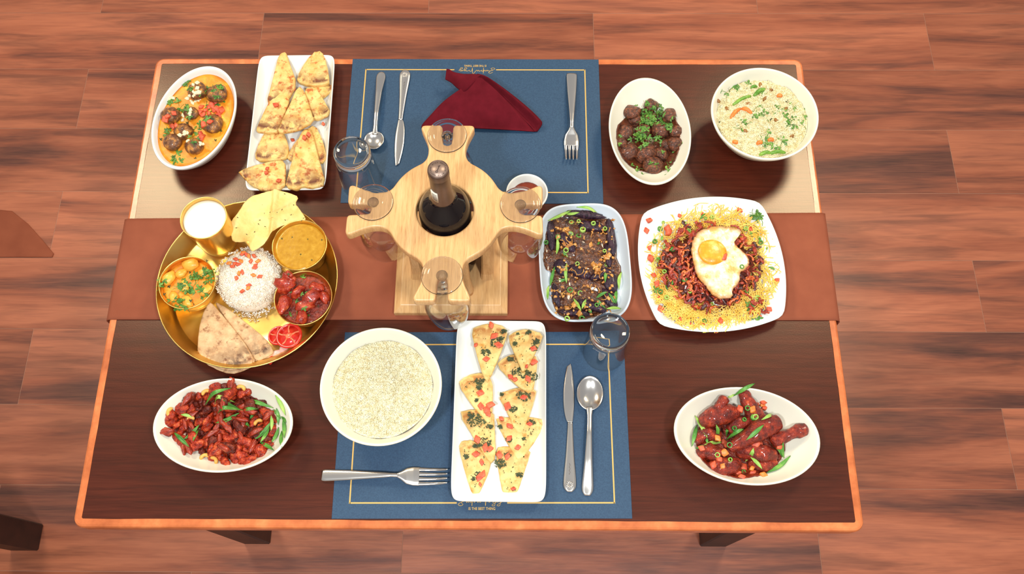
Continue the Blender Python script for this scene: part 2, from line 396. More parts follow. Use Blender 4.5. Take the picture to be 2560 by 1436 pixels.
def egg_mat():
    m, nt, bs = new_mat('fried_egg_white'); v = pos(nt); a = noise(nt, v, 70, 4); b = noise(nt, v, 240, 3)
    rh = N(nt, 'ShaderNodeAttribute', attribute_name='rho')
    col = ramp(nt, a, [(.36, (224, 186, 106)), (.50, (240, 222, 172)), (.62, (246, 238, 212))])
    col = mixc(nt, ramp(nt, b, [(.56, (0, 0, 0)), (.68, (170, 170, 170))]), col, (186, 116, 54))
    col = mixc(nt, ramp(nt, rh.outputs['Fac'], [(.84, (0, 0, 0)), (.98, (235, 235, 235))]), col, (190, 122, 52))
    nt.links.new(col, bs.inputs['Base Color']); bs.inputs['Roughness'].default_value = .25; bs.inputs['Coat Weight'].default_value = .3
    bump(nt, bs, b, .25, .001); return m
M['eggwhite'] = egg_mat()
M['yolk'] = pm('fried_yolk', [(.3, (226, 136, 22)), (.5, (240, 166, 40)), (.66, (246, 200, 100)), (.8, (248, 226, 170))], 70, rough=.35, coat=.15, bmp=(200, .3, .001))

# ------------------------------------------------------------------ floor
fl = bm_obj('floor', box_bm(-3.2, 3.4, -2.2, 3.0, -.04, -.0007), M['grout']); fl['kind'] = 'structure'
PW, PL = .1952, .96
bm = box_bm(-PL/2+.0006, PL/2-.0006, -PW/2+.0006, PW/2-.0006, -.012, 0, .0004)
pmesh = bpy.data.meshes.new('plank'); bm.to_mesh(pmesh); bm.free(); pmesh.materials.append(M['plank'])
first = True
for r in range(-12, 15):
    yc = .143 + PW*(r+.5)
    off = 1.25 if r % 2 == 0 else .77
    for k in range(-5, 3):
        xc = off + PL*(k+.5) - PL*.0
        if xc < -3.3 or xc > 3.4 or yc < -2.25 or yc > 3.05: continue
        o = bpy.data.objects.new('plank', pmesh); COL.objects.link(o); o.parent = fl
        o.location = (xc, yc, 0)

M['wall'] = pm('beige_plaster', [(.3, (234, 216, 192)), (.7, (242, 226, 204))], 6, rough=.8)
for nm, bb in (('unseen_wall_left', (-3.3, -3.2, -2.2, 3.0)), ('unseen_wall_right', (3.4, 3.5, -2.2, 3.0)), ('unseen_wall_back', (-3.3, 3.5, 3.0, 3.1)), ('unseen_wall_front', (-3.3, 3.5, -2.3, -2.2))):  # added walls out of view, paled and kept low to brighten steel reflections
    o = bm_obj(nm, box_bm(*bb, -.04, 1.5), M['wall']); o['kind'] = 'structure'

# ------------------------------------------------------------------ table
TW, TD, TH = 1.2, .8504, .032
tb = own(empty('dining_table', (0, -.0035, 0)), 'rectangular dining table with dark veneered top and orange wood edging', 'table')
EW = .013
bm_obj('tabletop', box_bm(-TW/2+EW, TW/2-EW, -TD/2+EW, TD/2-EW, T-TH+.004, T), M['veneer'], tb)
def edging():
    R = .016; hw, hd = TW/2, TD/2; prof = [(EW, 0), (.0045, 0), (.0016, -.0013), (0, -.0045), (0, -TH+.003), (.003, -TH), (EW, -TH)]
    def path():
        pts = []
        for cx, cy, a0 in ((hw-R, -hd+R, -90), (hw-R, hd-R, 0), (-hw+R, hd-R, 90), (-hw+R, -hd+R, 180)):
            for k in range(9):
                a = math.radians(a0+90*k/8); pts.append((cx, cy, a))
        return pts
    pts = path()
    names = [(4, 13), (13, 22), (22, 31), (31, 40)]
    for i0, i1 in names:
        V = []; F = []; idx = [i % 36 for i in range(i0, i1+1)]
        full = []
        for a, b in zip(idx[:-1], idx[1:]):
            pa, pb = pts[a], pts[b]; n = 24 if (a % 9 == 8) else 1
            for k in range(n): full.append((pa, pb, k/n))
        full.append((pts[idx[-1]], pts[idx[-1]], 0))
        for pa, pb, t in full:
            for d, z in prof:
                wv = .0007*math.sin(40*t+i0)*math.sin(97*t) if d == EW else 0
                rr = R-d-wv
                xa = pa[0]+rr*math.cos(pa[2]); ya = pa[1]+rr*math.sin(pa[2]); xb = pb[0]+rr*math.cos(pb[2]); yb = pb[1]+rr*math.sin(pb[2])
                V.append((xa+(xb-xa)*t, ya+(yb-ya)*t, T+.0004+z))
        k = len(prof)
        for i in range(len(full)-1):
            for j in range(k):
                F.append((i*k+j, i*k+(j+1) % k, (i+1)*k+(j+1) % k, (i+1)*k+j))
        F = [tuple(reversed(q)) for q in F]
        F.append(tuple(range(k))); F.append(tuple(reversed(range((len(full)-1)*k, len(full)*k))))
        mk('edge_strip', V, F, M['edging'], tb, smooth=False)
edging()
for sx in (-1, 1):
    for y0, y1 in ((-.377, -.317), (.317, .377)):
        xs = sorted((sx*.495, sx*.557))
        bm_obj('leg', box_bm(xs[0], xs[1], y0, y1, 0, T-TH+.004, .003), M['darkwood'], tb)
for y in (-.345, .345): bm_obj('apron', box_bm(-.495, .495, y-.011, y+.011, T-.1, T-TH+.004), M['darkwood'], tb)
for x in (-.526, .526): bm_obj('apron', box_bm(x-.011, x+.011, -.317, .317, T-.1, T-TH+.004), M['darkwood'], tb)

# a dark stool beyond the table: only one leg of it reaches into the frame
sl = own(empty('stool', (-1.26, -.566, 0)), 'dark wooden stool of which one square leg shows on the floor', 'stool')
for sx in (-1, 1):
    for sy in (-1, 1): bm_obj('leg', box_bm(sx*.198-.033, sx*.198+.033, sy*.198-.03, sy*.198+.03, 0, .43, .003), M['darkwood'], sl)
bm_obj('seat', box_bm(-.24, .24, -.24, .24, .43, .46, .006, 2), M['darkwood'], sl)

# brown cloth on the floor
pts = [P(*q, -T+.003) for q in ((-60, 520), (30, 528), (70, 560), (104, 598), (134, 634), (130, 643), (-60, 643))]
cl = slab('cloth', pts, .003, M['runner'], rings=6, step=.03, smooth=0, ztop=lambda V, r: .001*wob(V, 30, 4)+.0012)
own(recenter(cl), 'brown cloth lying flat on the wooden floor', 'cloth')

# runner
def runner():
    tl, tr, br, bl = P(300, 548), P(2065, 533), P(2102, 802), P(258, 800)
    yt = lambda x: tl[1]+(tr[1]-tl[1])*(x-tl[0])/(tr[0]-tl[0]); yb = lambda x: bl[1]+(br[1]-bl[1])*(x-bl[0])/(br[0]-bl[0])
    th = .0014; xe = TW/2
    prof = []                      # (x,z) centre line from left hang over the top to right hang
    def side(s):
        q = [(xe+.0062, -.20), (xe+.0068, -.12), (xe+.0072, -.05), (xe+.0070, -.02), (xe+.0064, -.008), (xe+.004, -.0018), (xe-.002, .0002), (xe-.02, .0008)]
        return [(s*x, z) for x, z in q]
    prof = side(-1) + [(x, .0008) for x in np.linspace(-xe+.06, xe-.06, 22)] + list(reversed(side(1)))
    V = []; F = []; ny = 24
    for k, sgn in ((0, 1), (1, -1)):
        for (x, z) in prof:
            nx = 0
            for j in range(ny+1):
                t = j/ny; y = yt(x)+(yb(x)-yt(x))*t
                hem = .0004 if (t < .03 or t > .97) else 0
                side_amt = 1 if abs(x) > xe else 0
                V.append((x + (sgn*th*.5*(1 if x > 0 else -1) if side_amt else 0), y, T + z + (sgn*(th*.5) if not side_amt else 0) + (hem if k == 0 and not side_amt else 0)))
    n = len(prof); q = ny+1
    for i in range(n-1):
        for j in range(ny):
            a = i*q+j; F.append((a, a+1, a+q+1, a+q)); b = n*q+a; F.append((b, b+q, b+q+1, b+1))
    for i in range(n-1):
        for j in (0, ny):
            a = i*q+j; b = n*q+a; F.append((a, a+q, b+q, b) if j == 0 else (a, b, b+q, a+q))
    for i in (0, n-1):
        for j in range(ny):
            a = i*q+j; b = n*q+a; F.append((a, b, b+1, a+1) if i == 0 else (a, a+1, b+1, b))
    return mk('table_runner', V, F, M['runner'])
own(runner(), 'rust brown cloth runner laid across the middle of the table', 'table runner')

# ------------------------------------------------------------------ placemats
MW, MH = .456, .2985
def text_mesh(name, s, size, mat, parent, loc, rz=0, extr=.0001, align='CENTER'):
    cu = bpy.data.curves.new(name, 'FONT'); cu.body = s; cu.size = size; cu.extrude = extr; cu.align_x = align; cu.align_y = 'CENTER'; cu.space_character = 1.06; cu.offset = size*.018
    t = bpy.data.objects.new(name, cu); COL.objects.link(t); bpy.context.view_layer.update()
    me = bpy.data.meshes.new_from_object(t.evaluated_get(bpy.context.evaluated_depsgraph_get()))
    bpy.data.objects.remove(t); o = bpy.data.objects.new(name, me); COL.objects.link(o)
    me.materials.clear(); me.materials.append(mat); o.parent = parent; o.location = loc; o.rotation_euler = (0, 0, rz); return o
def placemat(corners, flip, label):
    q = np.array([P(*c) for c in corners]); c = q.mean(0)
    d = (q[1]-q[0]) + (q[2]-q[3]); ang = math.atan2(d[1], d[0]) + (math.pi if flip else 0)
    r = own(empty('placemat', (c[0], c[1], T), ang), label, 'placemat', None)
    bm_obj('board', box_bm(-MW/2, MW/2, -MH/2, MH/2, 0, .001, .0002), M['mat'], r)
    lw = .0011; bx, bt, bb = MW/2-.026, MH/2-.0215, -MH/2+.0235; z0, z1 = .0009, .0013
    for i, (x0, x1, y0, y1) in enumerate(((-bx, bx, bt-lw, bt+lw), (-bx-lw, -bx+lw, bb-lw, bt+lw), (bx-lw, bx+lw, bb-lw, bt+lw), (-bx, -.0385, bb-lw, bb+lw), (.0385, bx, bb-lw, bb+lw))):
        bm_obj('border_line', box_bm(x0, x1, y0, y1, z0, z1), M['gold'], r)
    text_mesh('lettering', 'IS THE BEST THING', .0058, M['gold'], r, (0, bb-.0088, .0012)).scale = (.78, 1, 1)
    # cursive word across the gap in the border: looping pen stroke
    st = [(-.031, .0035), (-.027, .006), (-.0235, .0045), (-.026, .0015), (-.030, -.001), (-.0275, -.0042), (-.0315, -.0058), (-.0345, -.0035), (-.029, 0), (-.0235, .001),
          (-.0222, -.001), (-.0205, .0016), (-.0195, -.001), (-.0178, .0017), (-.0165, -.001), (-.0145, .0025), (-.0142, .0068), (-.0146, -.0062), (-.0138, .001), (-.0115, .0016), (-.0115, -.0008), (-.009, .001),
          (-.0072, .0018), (-.006, -.001), (-.004, .0016), (-.003, -.001), (-.0008, .0012), (.0008, .0072), (.0016, -.006), (.0022, .001), (.0046, .0016), (.0052, -.0008), (.0076, .0014),
          (.0092, .0012), (.0092, -.0012), (.0112, .0014), (.011, -.0052), (.0088, -.006), (.0086, -.0042), (.0125, -.0005), (.0148, .0014), (.0138, -.001), (.0165, .0016), (.0162, -.0052), (.014, -.006), (.0138, -.0042), (.0185, 0)]
    p = spline([(x*1.5+.003 if x > 0 else x*1.05, y+bb+.0016, .0012) for x, y in st], 170)
    V, F = tube(p, .00045, 5, flat=.4); mk('script_lettering', V, F, M['gold'], r)
    return r
placemat(((886, 150), (1494, 150), (1508, 510), (850, 506)), True, 'navy placemat with gold border under the folded crimson napkin')
placemat(((858, 830), (1558, 830), (1583, 1298), (832, 1300)), False, 'navy placemat with gold border under the bowl of plain white rice')
MZ = .0012

# ------------------------------------------------------------------ napkin
def loft(name, A, B, mat, parent=None, k=10, n=26, zfun=None, thick=.0016):
    A = spline(A, n); B = spline(B, n); V = []; F = []
    for i in range(n):
        for j in range(k+1):
            t = j/k; q = A[i]+(B[i]-A[i])*t
            if zfun: q = q + np.array([0, 0, zfun(i/(n-1), t)])
            V.append(q)
    nv = len(V); V = V + [q-np.array([0, 0, thick]) for q in V]
    for i in range(n-1):
        for j in range(k):
            a = i*(k+1)+j; b = a+k+1
            F.append((a, a+1, b+1, b)); F.append((nv+a, nv+b, nv+b+1, nv+a+1))
    for i in range(n-1):
        a = i*(k+1); b = a+k+1; F.append((a, b, nv+b, nv+a)); a += k; b += k; F.append((a, nv+a, nv+b, b))
    for j in range(k):
        a = j; F.append((a, nv+a, nv+a+1, a+1)); a = (n-1)*(k+1)+j; F.append((a, a+1, nv+a+1, nv+a))
    return mk(name, V, F, mat, parent)
def napkin():
    c3 = crop(840, 140, 3.765)
    W = lambda L: [P(x, y, z) for x, y, z in c3(L)]
    base = P(1200, 280); r = own(empty('napkin', (base[0], base[1], T)), 'crimson cloth napkin folded into a standing tent on a placemat', 'napkin')
    loc = np.array([base[0], base[1], T]); L = lambda pts: [q-loc for q in W(pts)]
    loft('front_panel', L([(1350, 190, .052), (1215, 280, .040), (1020, 420, .026), (890, 555, .013), (815, 640, .006), (803, 672, .004)]),
         L([(1350, 190, .052), (1490, 305, .043), (1650, 465, .030), (1760, 590, .018), (1840, 680, .008), (1868, 712, .005)]), M['napkin'], r, k=22,
         zfun=lambda u, t: .004*math.sin(math.pi*t)*u)
    ol = [(1330, 165, .051), (1420, 195, .050), (1600, 318, .040), (1790, 470, .027), (1915, 590, .016), (1940, 640, .011), (1895, 710, .004)]
    loft('rolled_fold', L([(1350, 192, .050), (1470, 290, .042), (1640, 460, .029), (1760, 590, .017), (1810, 640, .012), (1845, 680, .007), (1868, 710, .004)]), L(ol), M['napkin'], r, k=12,
         zfun=lambda u, t: (.0065*math.exp(-((t-.72)/.16)**2) - .005*math.exp(-((t-.3)/.16)**2))*min(1, u*6)*min(1, (1-u)*4))
    loft('back_panel', L(ol), L([(1330, 170, .045), (1430, 222, .004), (1600, 345, .003), (1785, 495, .003), (1905, 605, .003), (1930, 645, .003), (1890, 706, .002)]), M['napkin'], r, k=6)
    loft('top_flap', L([(1360, 180, .051), (1300, 168, .050), (1200, 168, .046), (1110, 150, .042), (1070, 126, .040), (1040, 120, .038)]),
         L([(1352, 195, .050), (1285, 262, .044), (1205, 335, .036), (1140, 300, .033), (1085, 250, .031), (1028, 218, .030)]), M['napkin'], r, k=10,
         zfun=lambda u, t: .005*math.sin(math.pi*t)*math.sin(math.pi*min(1, u*1.05)))
    loft('flap_underside', L([(1352, 195, .048), (1285, 262, .040), (1205, 335, .033), (1140, 300, .030), (1085, 250, .028), (1028, 218, .028)]),
         L([(1340, 200, .004), (1260, 270, .003), (1190, 330, .003), (1180, 300, .004), (1170, 260, .010), (1090, 222, .022)]), M['napkin'], r, k=6)
napkin()

# ------------------------------------------------------------------ cutlery
def strip(name, st, mat, parent, n=60, crown=.0006):
    s = np.array(st, float); t = np.linspace(0, 1, n); xs = s[:, 0]
    u = xs[0]+(xs[-1]-xs[0])*t
    q = np.stack([u]+[np.interp(u, xs, s[:, i]) for i in range(1, 5)], 1)
    for i in range(1, 5):                                  # smooth the piecewise profile
        for _ in range(3): q[1:-1, i] = .25*q[:-2, i]+.5*q[1:-1, i]+.25*q[2:, i]
    V = []; F = []; sec = [(-1, -.5), (-.92, .0), (-.5, .75), (0, 1), (.5, .75), (.92, .0), (1, -.5), (.6, -1), (-.6, -1)]
    k = len(sec)
    for x, c, w, z, th in q:
        for a, b in sec: V.append((x, c+a*w, z+(b*crown if b > 0 else b*th)))
    for i in range(n-1):
        for j in range(k): F.append((i*k+j, (i+1)*k+j, (i+1)*k+(j+1) % k, i*k+(j+1) % k))
    F.append(tuple(range(k))); F.append(tuple(reversed(range((n-1)*k, n*k))))
    return mk(name, V, F, mat, parent)
def cut_root(name, p0, p1, label, cat, group=None, z=MZ):
    a, b = P(*p0, z), P(*p1, z); c = (a+b)/2; d = b-a
    r = own(empty(name, (c[0], c[1], T+z), math.atan2(d[1], d[0])), label, cat, group)
    return r, np.linalg.norm(d[:2])
def spoon(p0, p1, bw, bl, hw, label, rnd=1.0):
    r, L = cut_root('spoon', p0, p1, label, 'spoon'); h = L/2; bs = h-bl
    strip('handle', [(-h, 0, hw*.45, .0022, .0016), (-h+.004, 0, hw*.9, .0024, .0018), (-h+.012, 0, hw, .003, .002), (-h*.45, 0, hw*.66, .010, .002), (bs-.035, 0, hw*.42, .014, .0022), (bs-.008, 0, hw*.40, .0105, .0024), (bs+.003, 0, hw*.6, .0088, .002), (bs+.006, 0, hw*.5, .008, .0015)], M['steel'], r)
    V = []; n = 40; rings = 9; cx = bs+bl/2
    def ring(rho, dz, sc):
        for i in range(n):
            a = 2*math.pi*i/n; x = math.cos(a); wy = bw/2*(1+.10*x*(1-rnd*.4)*-1)
            V.append((cx+bl/2*rho*sc*x, wy*rho*sc*math.sin(a), dz))
    ztop = .0092; dp = .0078
    V.append((cx, 0, ztop-dp))
    for k in range(1, rings+1): rho = k/rings; ring(rho, ztop-dp*(1-rho**2.4), .955)
    ring(1, ztop+.0001, 1.0)
    for k in range(rings, 0, -1): rho = k/rings; ring(rho, ztop-.0008-dp*(1-rho**2.4), 1.0)
    V.append((cx, 0, ztop-dp-.0009)); F = [(0, 1+i, 1+(i+1) % n) for i in range(n)]
    tot = (len(V)-2)//n
    for k in range(tot-1):
        for i in range(n): F.append((1+k*n+i, 1+(k+1)*n+i, 1+(k+1)*n+(i+1) % n, 1+k*n+(i+1) % n))
    l = len(V)-1; F += [(l, 1+(tot-1)*n+(i+1) % n, 1+(tot-1)*n+i) for i in range(n)]
    mk('bowl', V, F, M['steel'], r)
def fork(p0, p1, headw, tine, hw, label):
    r, L = cut_root('fork', p0, p1, label, 'fork'); h = L/2; w = headw/2; t0 = h-tine
    strip('handle', [(-h, 0, hw*.86, .003, .002), (-h+.003, 0, hw, .0034, .0022), (-h*.55, 0, hw*.82, .009, .0022), (0, 0, hw*.45, .0155, .0022), (t0-.042, 0, hw*.33, .0165, .0024), (t0-.03, 0, hw*.34, .0145, .0024)], M['steel'], r)
    strip('head', [(t0-.032, 0, hw*.33, .015, .0022), (t0-.026, 0, w*.45, .0125, .0020), (t0-.018, 0, w*.86, .0088, .0018), (t0-.008, 0, w*1.0, .006, .0016), (t0+.001, 0, w*1.0, .0046, .0016)], M['steel'], r)
    for i in range(4):
        c = -w+w/4+i*w/2
        strip('tine', [(t0-.001, c, w*.21, .0046, .0016), (t0+tine*.3, c*.985, w*.165, .0042, .0015), (t0+tine*.65, c*.96, w*.135, .0062, .0014), (h-.003, c*.93, w*.10, .0105, .0012), (h, c*.93, w*.05, .0115, .0008)], M['steel'], r, n=24, crown=.0004)
def knife(p0, p1, bw, hw, side, label):
    r, L = cut_root('knife', p0, p1, label, 'knife'); h = L/2; b0 = -h+L*.53; z = .0026
    strip('handle', [(-h, 0, hw*.35, z, .0024), (-h+.003, 0, hw*.8, z, .0024), (-h+.009, 0, hw, z+.0003, .0026), (-h+.02, 0, hw*.97, z, .0026), (-h*.45, 0, hw*.66, z, .0026), (-.004, 0, hw*.42, z, .0026), (b0, 0, hw*.40, z, .0024)], M['steel'], r)
    st = []
    for k in range(61):
        t = k/60; x = b0+(h-b0)*t
        back = hw*.40+(bw*.16)*math.sin(math.pi*min(1, t*1.25))
        edge = hw*.40+(bw-hw*.9)*math.sin(math.pi*min(1, t*1.0)**.8)**.8 if t < 1 else hw*.1
        if t > .8: f = (1-t)/.2; back = back*(.25+.75*f)
        if .45 < t < .97: edge += .00035*(k % 2)
        lo, hi = (-edge, back) if side > 0 else (-back, edge)
        if t > .97: lo, hi = (back*.3-.0006 if side < 0 else -back*.3-.0006), (back*.3 if side > 0 else -back*.3+.0006); lo, hi = min(lo, hi), max(lo, hi)
        st.append((x, (lo+hi)/2, max(.0004, (hi-lo)/2), z-.0004, .0012))
    strip('blade', st, M['steel'], r, n=110, crown=.0002)
    # petal rosette stamped into the handle end
    for k in range(10):
        a = 2*math.pi*k/10; pth = [(-h+.0105+math.cos(a)*d, math.sin(a)*d, z+.0009) for d in (.0016, .0035, .0062)]
        V, F = tube(pth, [.0003, .0008, .0005], 6, flat=.6); mk('petal', V, F, M['steel'], r)
    V = []; F = []
    p = spline([(-h+.026+.0016*i, .0009*math.sin(i*1.9)+(.0006 if i % 3 == 0 else 0), z+.0008) for i in range(12)], 60)
    V, F = tube(p, .0003, 5, flat=.5); mk('engraving', V, F, M['steel_mark'], r)
spoon((954, 182), (935, 379), .0345, .036, .0088, 'soup spoon with round bowl beside the standing napkin', 1)
spoon((1468, 1240), (1475, 944), .0415, .056, .0094, 'dessert spoon with oval bowl beside the herb flatbread plate')
fork((1429, 186), (1428, 407), .0268, .033, .0100, 'stainless fork lying near the oval bowl of meatballs')
fork((805, 1190), (1120, 1194), .0292, .045, .0094, 'stainless fork lying across the placemat edge below the rice bowl')
knife((1014, 177), (990, 416), .0155, .0102, -1, 'serrated table knife beside the soup spoon')
knife((1424, 1231), (1426, 911), .0165, .0104, -1, 'serrated table knife beside the dessert spoon')

# ------------------------------------------------------------------ tumblers
def tumbler(base_px, bw, rim_px, h, label):
    a = P(*base_px, h); b = P(*rim_px, 0); c = (a+b)/2
    rb = bw/2*mpp(*base_px, h); rr = rb*1.16
    r = own(empty('tumbler', (c[0], c[1], T+MZ)), label, 'glass', 'upturned water tumblers')
    th = .0016; bz = h-.016
    prof = [(rr-.0004, 0), (rr, .001), (rr-.0003, .006)]
    for k in range(1, 9): t = k/8; prof.append((rr+(rb*1.005-rr)*t, .006+(bz-.006)*t))
    inner = [(p[0]-th, p[1]) for p in reversed(prof)]
    V, F = lathe(prof+inner, 56, close=True); mk('wall', V, F, M['glass_wall'], r)
    V, F = lathe([(0, bz-.002), (rb*.55, bz-.0025), (rb-th-.001, bz-.0005), (rb, bz), (rb, h-.004), (rb-.0012, h-.0012), (rb-.004, h), (rb*.78, h-.0005), (rb*.70, h-.0028), (rb*.3, h-.004), (0, h-.0042)], 56)
    mk('base', V, F, M['glass'], r)
tumbler((882, 378), 93, (901, 455), .104, 'upturned clear glass tumbler beside the soup spoon')
tumbler((1526, 826), 99, (1510, 880), .104, 'upturned clear glass tumbler beside the eggplant platter')

# ------------------------------------------------------------------ wine rack, bottle and glasses
RC = np.array([-.0325, .0065]); RZ = .205
rk = own(empty('wine_rack', (RC[0], RC[1], T+.0016)), 'honey-coloured wooden stand holding a wine bottle and four glasses', 'wine rack')
def rack_plate():
    half = [(.0612, .0612), (.0685, .0528), (.0742, .0440), (.0785, .0365), (.0850, .0308), (.0940, .0282), (.105, .0282), (.118, .0318), (.130, .0372), (.139, .0412), (.1445, .0385), (.1445, .024), (.1440, .0092), (.134, .0080), (.118, .0078), (.1105, .0058), (.1085, 0)]
    arm = half + [(x, -y) for x, y in reversed(half[1:-1])] + []
    out = []
    for q in range(4):
        a = -q*math.pi/2
        for x, y in arm: out.append((x*math.cos(a)-y*math.sin(a), x*math.sin(a)+y*math.cos(a)))
    o = dense(out, .006, 2)
    cu = bpy.data.curves.new('top_plate', 'CURVE'); cu.dimensions = '2D'; cu.fill_mode = 'BOTH'; cu.extrude = .0065; cu.bevel_depth = .0030; cu.bevel_resolution = 2; cu.offset = -.003
    for pts in (o, [(.0422*math.cos(t), .0422*math.sin(t)) for t in np.linspace(0, 2*math.pi, 64, endpoint=False)]):
        s = cu.splines.new('POLY'); s.points.add(len(pts)-1); s.use_cyclic_u = True
        for p, q in zip(s.points, pts): p.co = (q[0], q[1], 0, 1)
    t = bpy.data.objects.new('tmp', cu); COL.objects.link(t); bpy.context.view_layer.update()
    me = bpy.data.meshes.new_from_object(t.evaluated_get(bpy.context.evaluated_depsgraph_get())); bpy.data.objects.remove(t)
    me.materials.clear(); me.materials.append(M['rack'])
    ob = bpy.data.objects.new('top_plate', me); COL.objects.link(ob); ob.parent = rk; ob.location = (0, 0, RZ-.0095)
rack_plate()
def base_plate():
    h = .0930; V = []
    for s, z in ((h-.001, 0), (h, .001), (h, .011), (h-.0012, .0125), (h-.011, .0195), (h-.0125, .020)):
        V += [(-s, -s, z), (s, -s, z), (s, s, z), (-s, s, z)]
    F = [(3, 2, 1, 0)]
    for k in range(5):
        for i in range(4): j = (i+1) % 4; F.append((k*4+i, k*4+j, k*4+4+j, k*4+4+i))
    F.append((20, 21, 22, 23))
    o = mk('base', V, F, M['rack'], rk, smooth=False); o.location = (-.002, 0, 0)
base_plate()
def post(cx, cy, wx, wy):
    V = []; F = []
    zs = [.020, .03, .05, .08, .11, .14, .17, RZ-.017]
    for z in zs:
        t = (z-.02)/(RZ-.037); s = .80+.36*(2*t-1)**2*.6 + (.12 if t < .02 else 0)
        x, y = wx*s/2, wy*s/2; b = .003
        V += [(cx-x+b, cy-y, z), (cx+x-b, cy-y, z), (cx+x, cy-y+b, z), (cx+x, cy+y-b, z), (cx+x-b, cy+y, z), (cx-x+b, cy+y, z), (cx-x, cy+y-b, z), (cx-x, cy-y+b, z)]
    for k in range(len(zs)-1):
        for i in range(8): j = (i+1) % 8; F.append((k*8+i, k*8+j, k*8+8+j, k*8+8+i))
    F.append(tuple(reversed(range(8)))); n = (len(zs)-1)*8; F.append(tuple(range(n, n+8)))
    mk('post', V, F, M['rack'], rk, smooth=False)
post(.0575, 0, .020, .066); post(-.0575, 0, .020, .066)
mk('front_post', *(lambda vf: vf)(lathe([(0, .020), (1, .020), (.96, .03), (.85, .06), (.85, .13), (1, RZ-.018), (0, RZ-.018)], 24, .019, .011, 4)), M['rack'], rk).location = (.016, -.0555, 0)

bo = own(empty('wine_bottle', (RC[0], RC[1], T+.0222)), 'dark glass wine bottle with brown foil capsule standing in the wooden rack', 'bottle')
V, F = lathe([(0, .004), (.022, .003), (.034, 0), (.0382, .003), (.0388, .01), (.0388, .178), (.0382, .189), (.0355, .199), (.0295, .209), (.0215, .218), (.0170, .226), (.0152, .234), (.0145, .25), (.0135, .30), (0, .301)], 64); mk('body', V, F, M['bottle'], bo)
V, F = lathe([(.0165, .226), (.0171, .2245), (.0172, .228), (.0160, .233), (.0152, .242), (.0145, .27), (.0141, .2905), (.0146, .2915), (.0148, .2935), (.0148, .303), (.0144, .3062), (.0136, .3075), (.0132, .3072), (.0128, .3066), (0, .3066)], 56); mk('capsule', V, F, M['capsule'], bo)
V, F = lathe([(.0127, .3064), (.0126, .3070), (0, .3070)], 48); ct = mk('capsule_top', V, F, M['captop'], bo)
def ring_text():
    V = []; F = []
    s = 'HILL NOTTAGE HILL NOTTAGE '
    for i, ch in enumerate(s):
        if ch == ' ': continue
        t = text_mesh('t', ch, .0027, M['ink'], None, (0, 0, 0)); me = t.data; a = math.radians(138) - 2*math.pi*i/len(s)
        vv = np.array([v.co[:] for v in me.vertices]); b = a-math.pi/2; vv = vv @ rz_m(b).T + np.array([.0102*math.cos(a), .0102*math.sin(a), .3071])
        n0 = len(V); V += list(vv); F += [tuple(n0+k for k in p.vertices) for p in me.polygons]
        bpy.data.objects.remove(t); bpy.data.meshes.remove(me)
    mk('lettering', V, F, M['ink'], ct, smooth=False)
ring_text()
p = [(.0014*math.cos(t)-.0016, .0014*math.sin(t)-.0042, .3072) for t in np.linspace(0, 2*math.pi, 20)]
V, F = tube(p, .0004, 5, cap=False); mk('key_mark', V, F, M['ink'], ct)
V, F = tube([(-.0010, -.0028, .3072), (.0018, .0048, .3072)], .00045, 5); mk('key_mark', V, F, M['ink'], ct)
V, F = tube([(.0000, .0042, .3072), (.0030, .0052, .3072)], .00045, 5); mk('key_mark', V, F, M['ink'], ct)
V = []; F = []
for i in range(9):
    a = math.radians(-152+46*i/8)
    for z in (.2365, .262): V.append((.01595*math.cos(a), .01595*math.sin(a), z))
    for z in (.2365, .262): V.append((.0135*math.cos(a), .0135*math.sin(a), z))
for i in range(8):
    a = i*4; F += [(a, a+4, a+5, a+1), (a+2, a+3, a+7, a+6), (a+1, a+5, a+7, a+3), (a, a+2, a+6, a+4)]
F += [(0, 1, 3, 2), (32, 34, 35, 33)]
st = mk('tax_label', V, F, M['paper'], bo)
for k in range(5):
    V, F = tube([(.01615*math.cos(math.radians(q)), .01615*math.sin(math.radians(q)), .241+k*.0042) for q in range(-138, -108, 4)], .00035, 4); mk('printed_line', V, F, M['ink'], st)

def wine_glass(fx, fy, label):
    z = T+.0016+RZ; q = P(fx, fy, z-T); r = own(empty('wine_glass', (q[0], q[1], z)), label, 'wine glass', 'wine glasses hung upside down in the rack')
    fr = .0302
    V, F = lathe([(0, .0012), (.010, .0018), (.018, .0012), (fr-.004, .0006), (fr-.0012, .0001), (fr, .0012), (fr-.0010, .0028), (fr-.0030, .0030), (fr-.0045, .0023), (.020, .0036), (.0175, .0044), (.015, .0040), (.008, .0026), (0, .0022)], 48); mk('foot', V, F, M['glass'], r)
    V, F = lathe([(0, -.050), (.0062, -.048), (.0044, -.036), (.0038, -.02), (.0042, -.008), (.0068, -.001), (.0085, .0010), (0, .0012)], 28); mk('stem', V, F, M['glass'], r)
    out = [(.0005, -.0495), (.0062, -.050), (.014, -.056), (.0245, -.066), (.0325, -.080), (.0360, -.096), (.0364, -.112), (.0350, -.130), (.0322, -.147), (.0312, -.153)]
    inn = [(max(.0004, a-.0011), b-.0012 if i < 5 else b) for i, (a, b) in enumerate(out)]
    V, F = lathe(out+inn[::-1], 48, close=True); mk('bowl', V, F, M['glass_wall'], r)
wine_glass(1118, 340, 'upturned wine glass hung in the rack arm beside the napkin')
wine_glass(933, 507, 'upturned wine glass hung in the rack arm nearest the brass thali')
wine_glass(1301, 513, 'upturned wine glass hung in the rack arm beside the dipping sauce')
wine_glass(1105, 690, 'upturned wine glass hung in the rack arm nearest the herb flatbread plate')

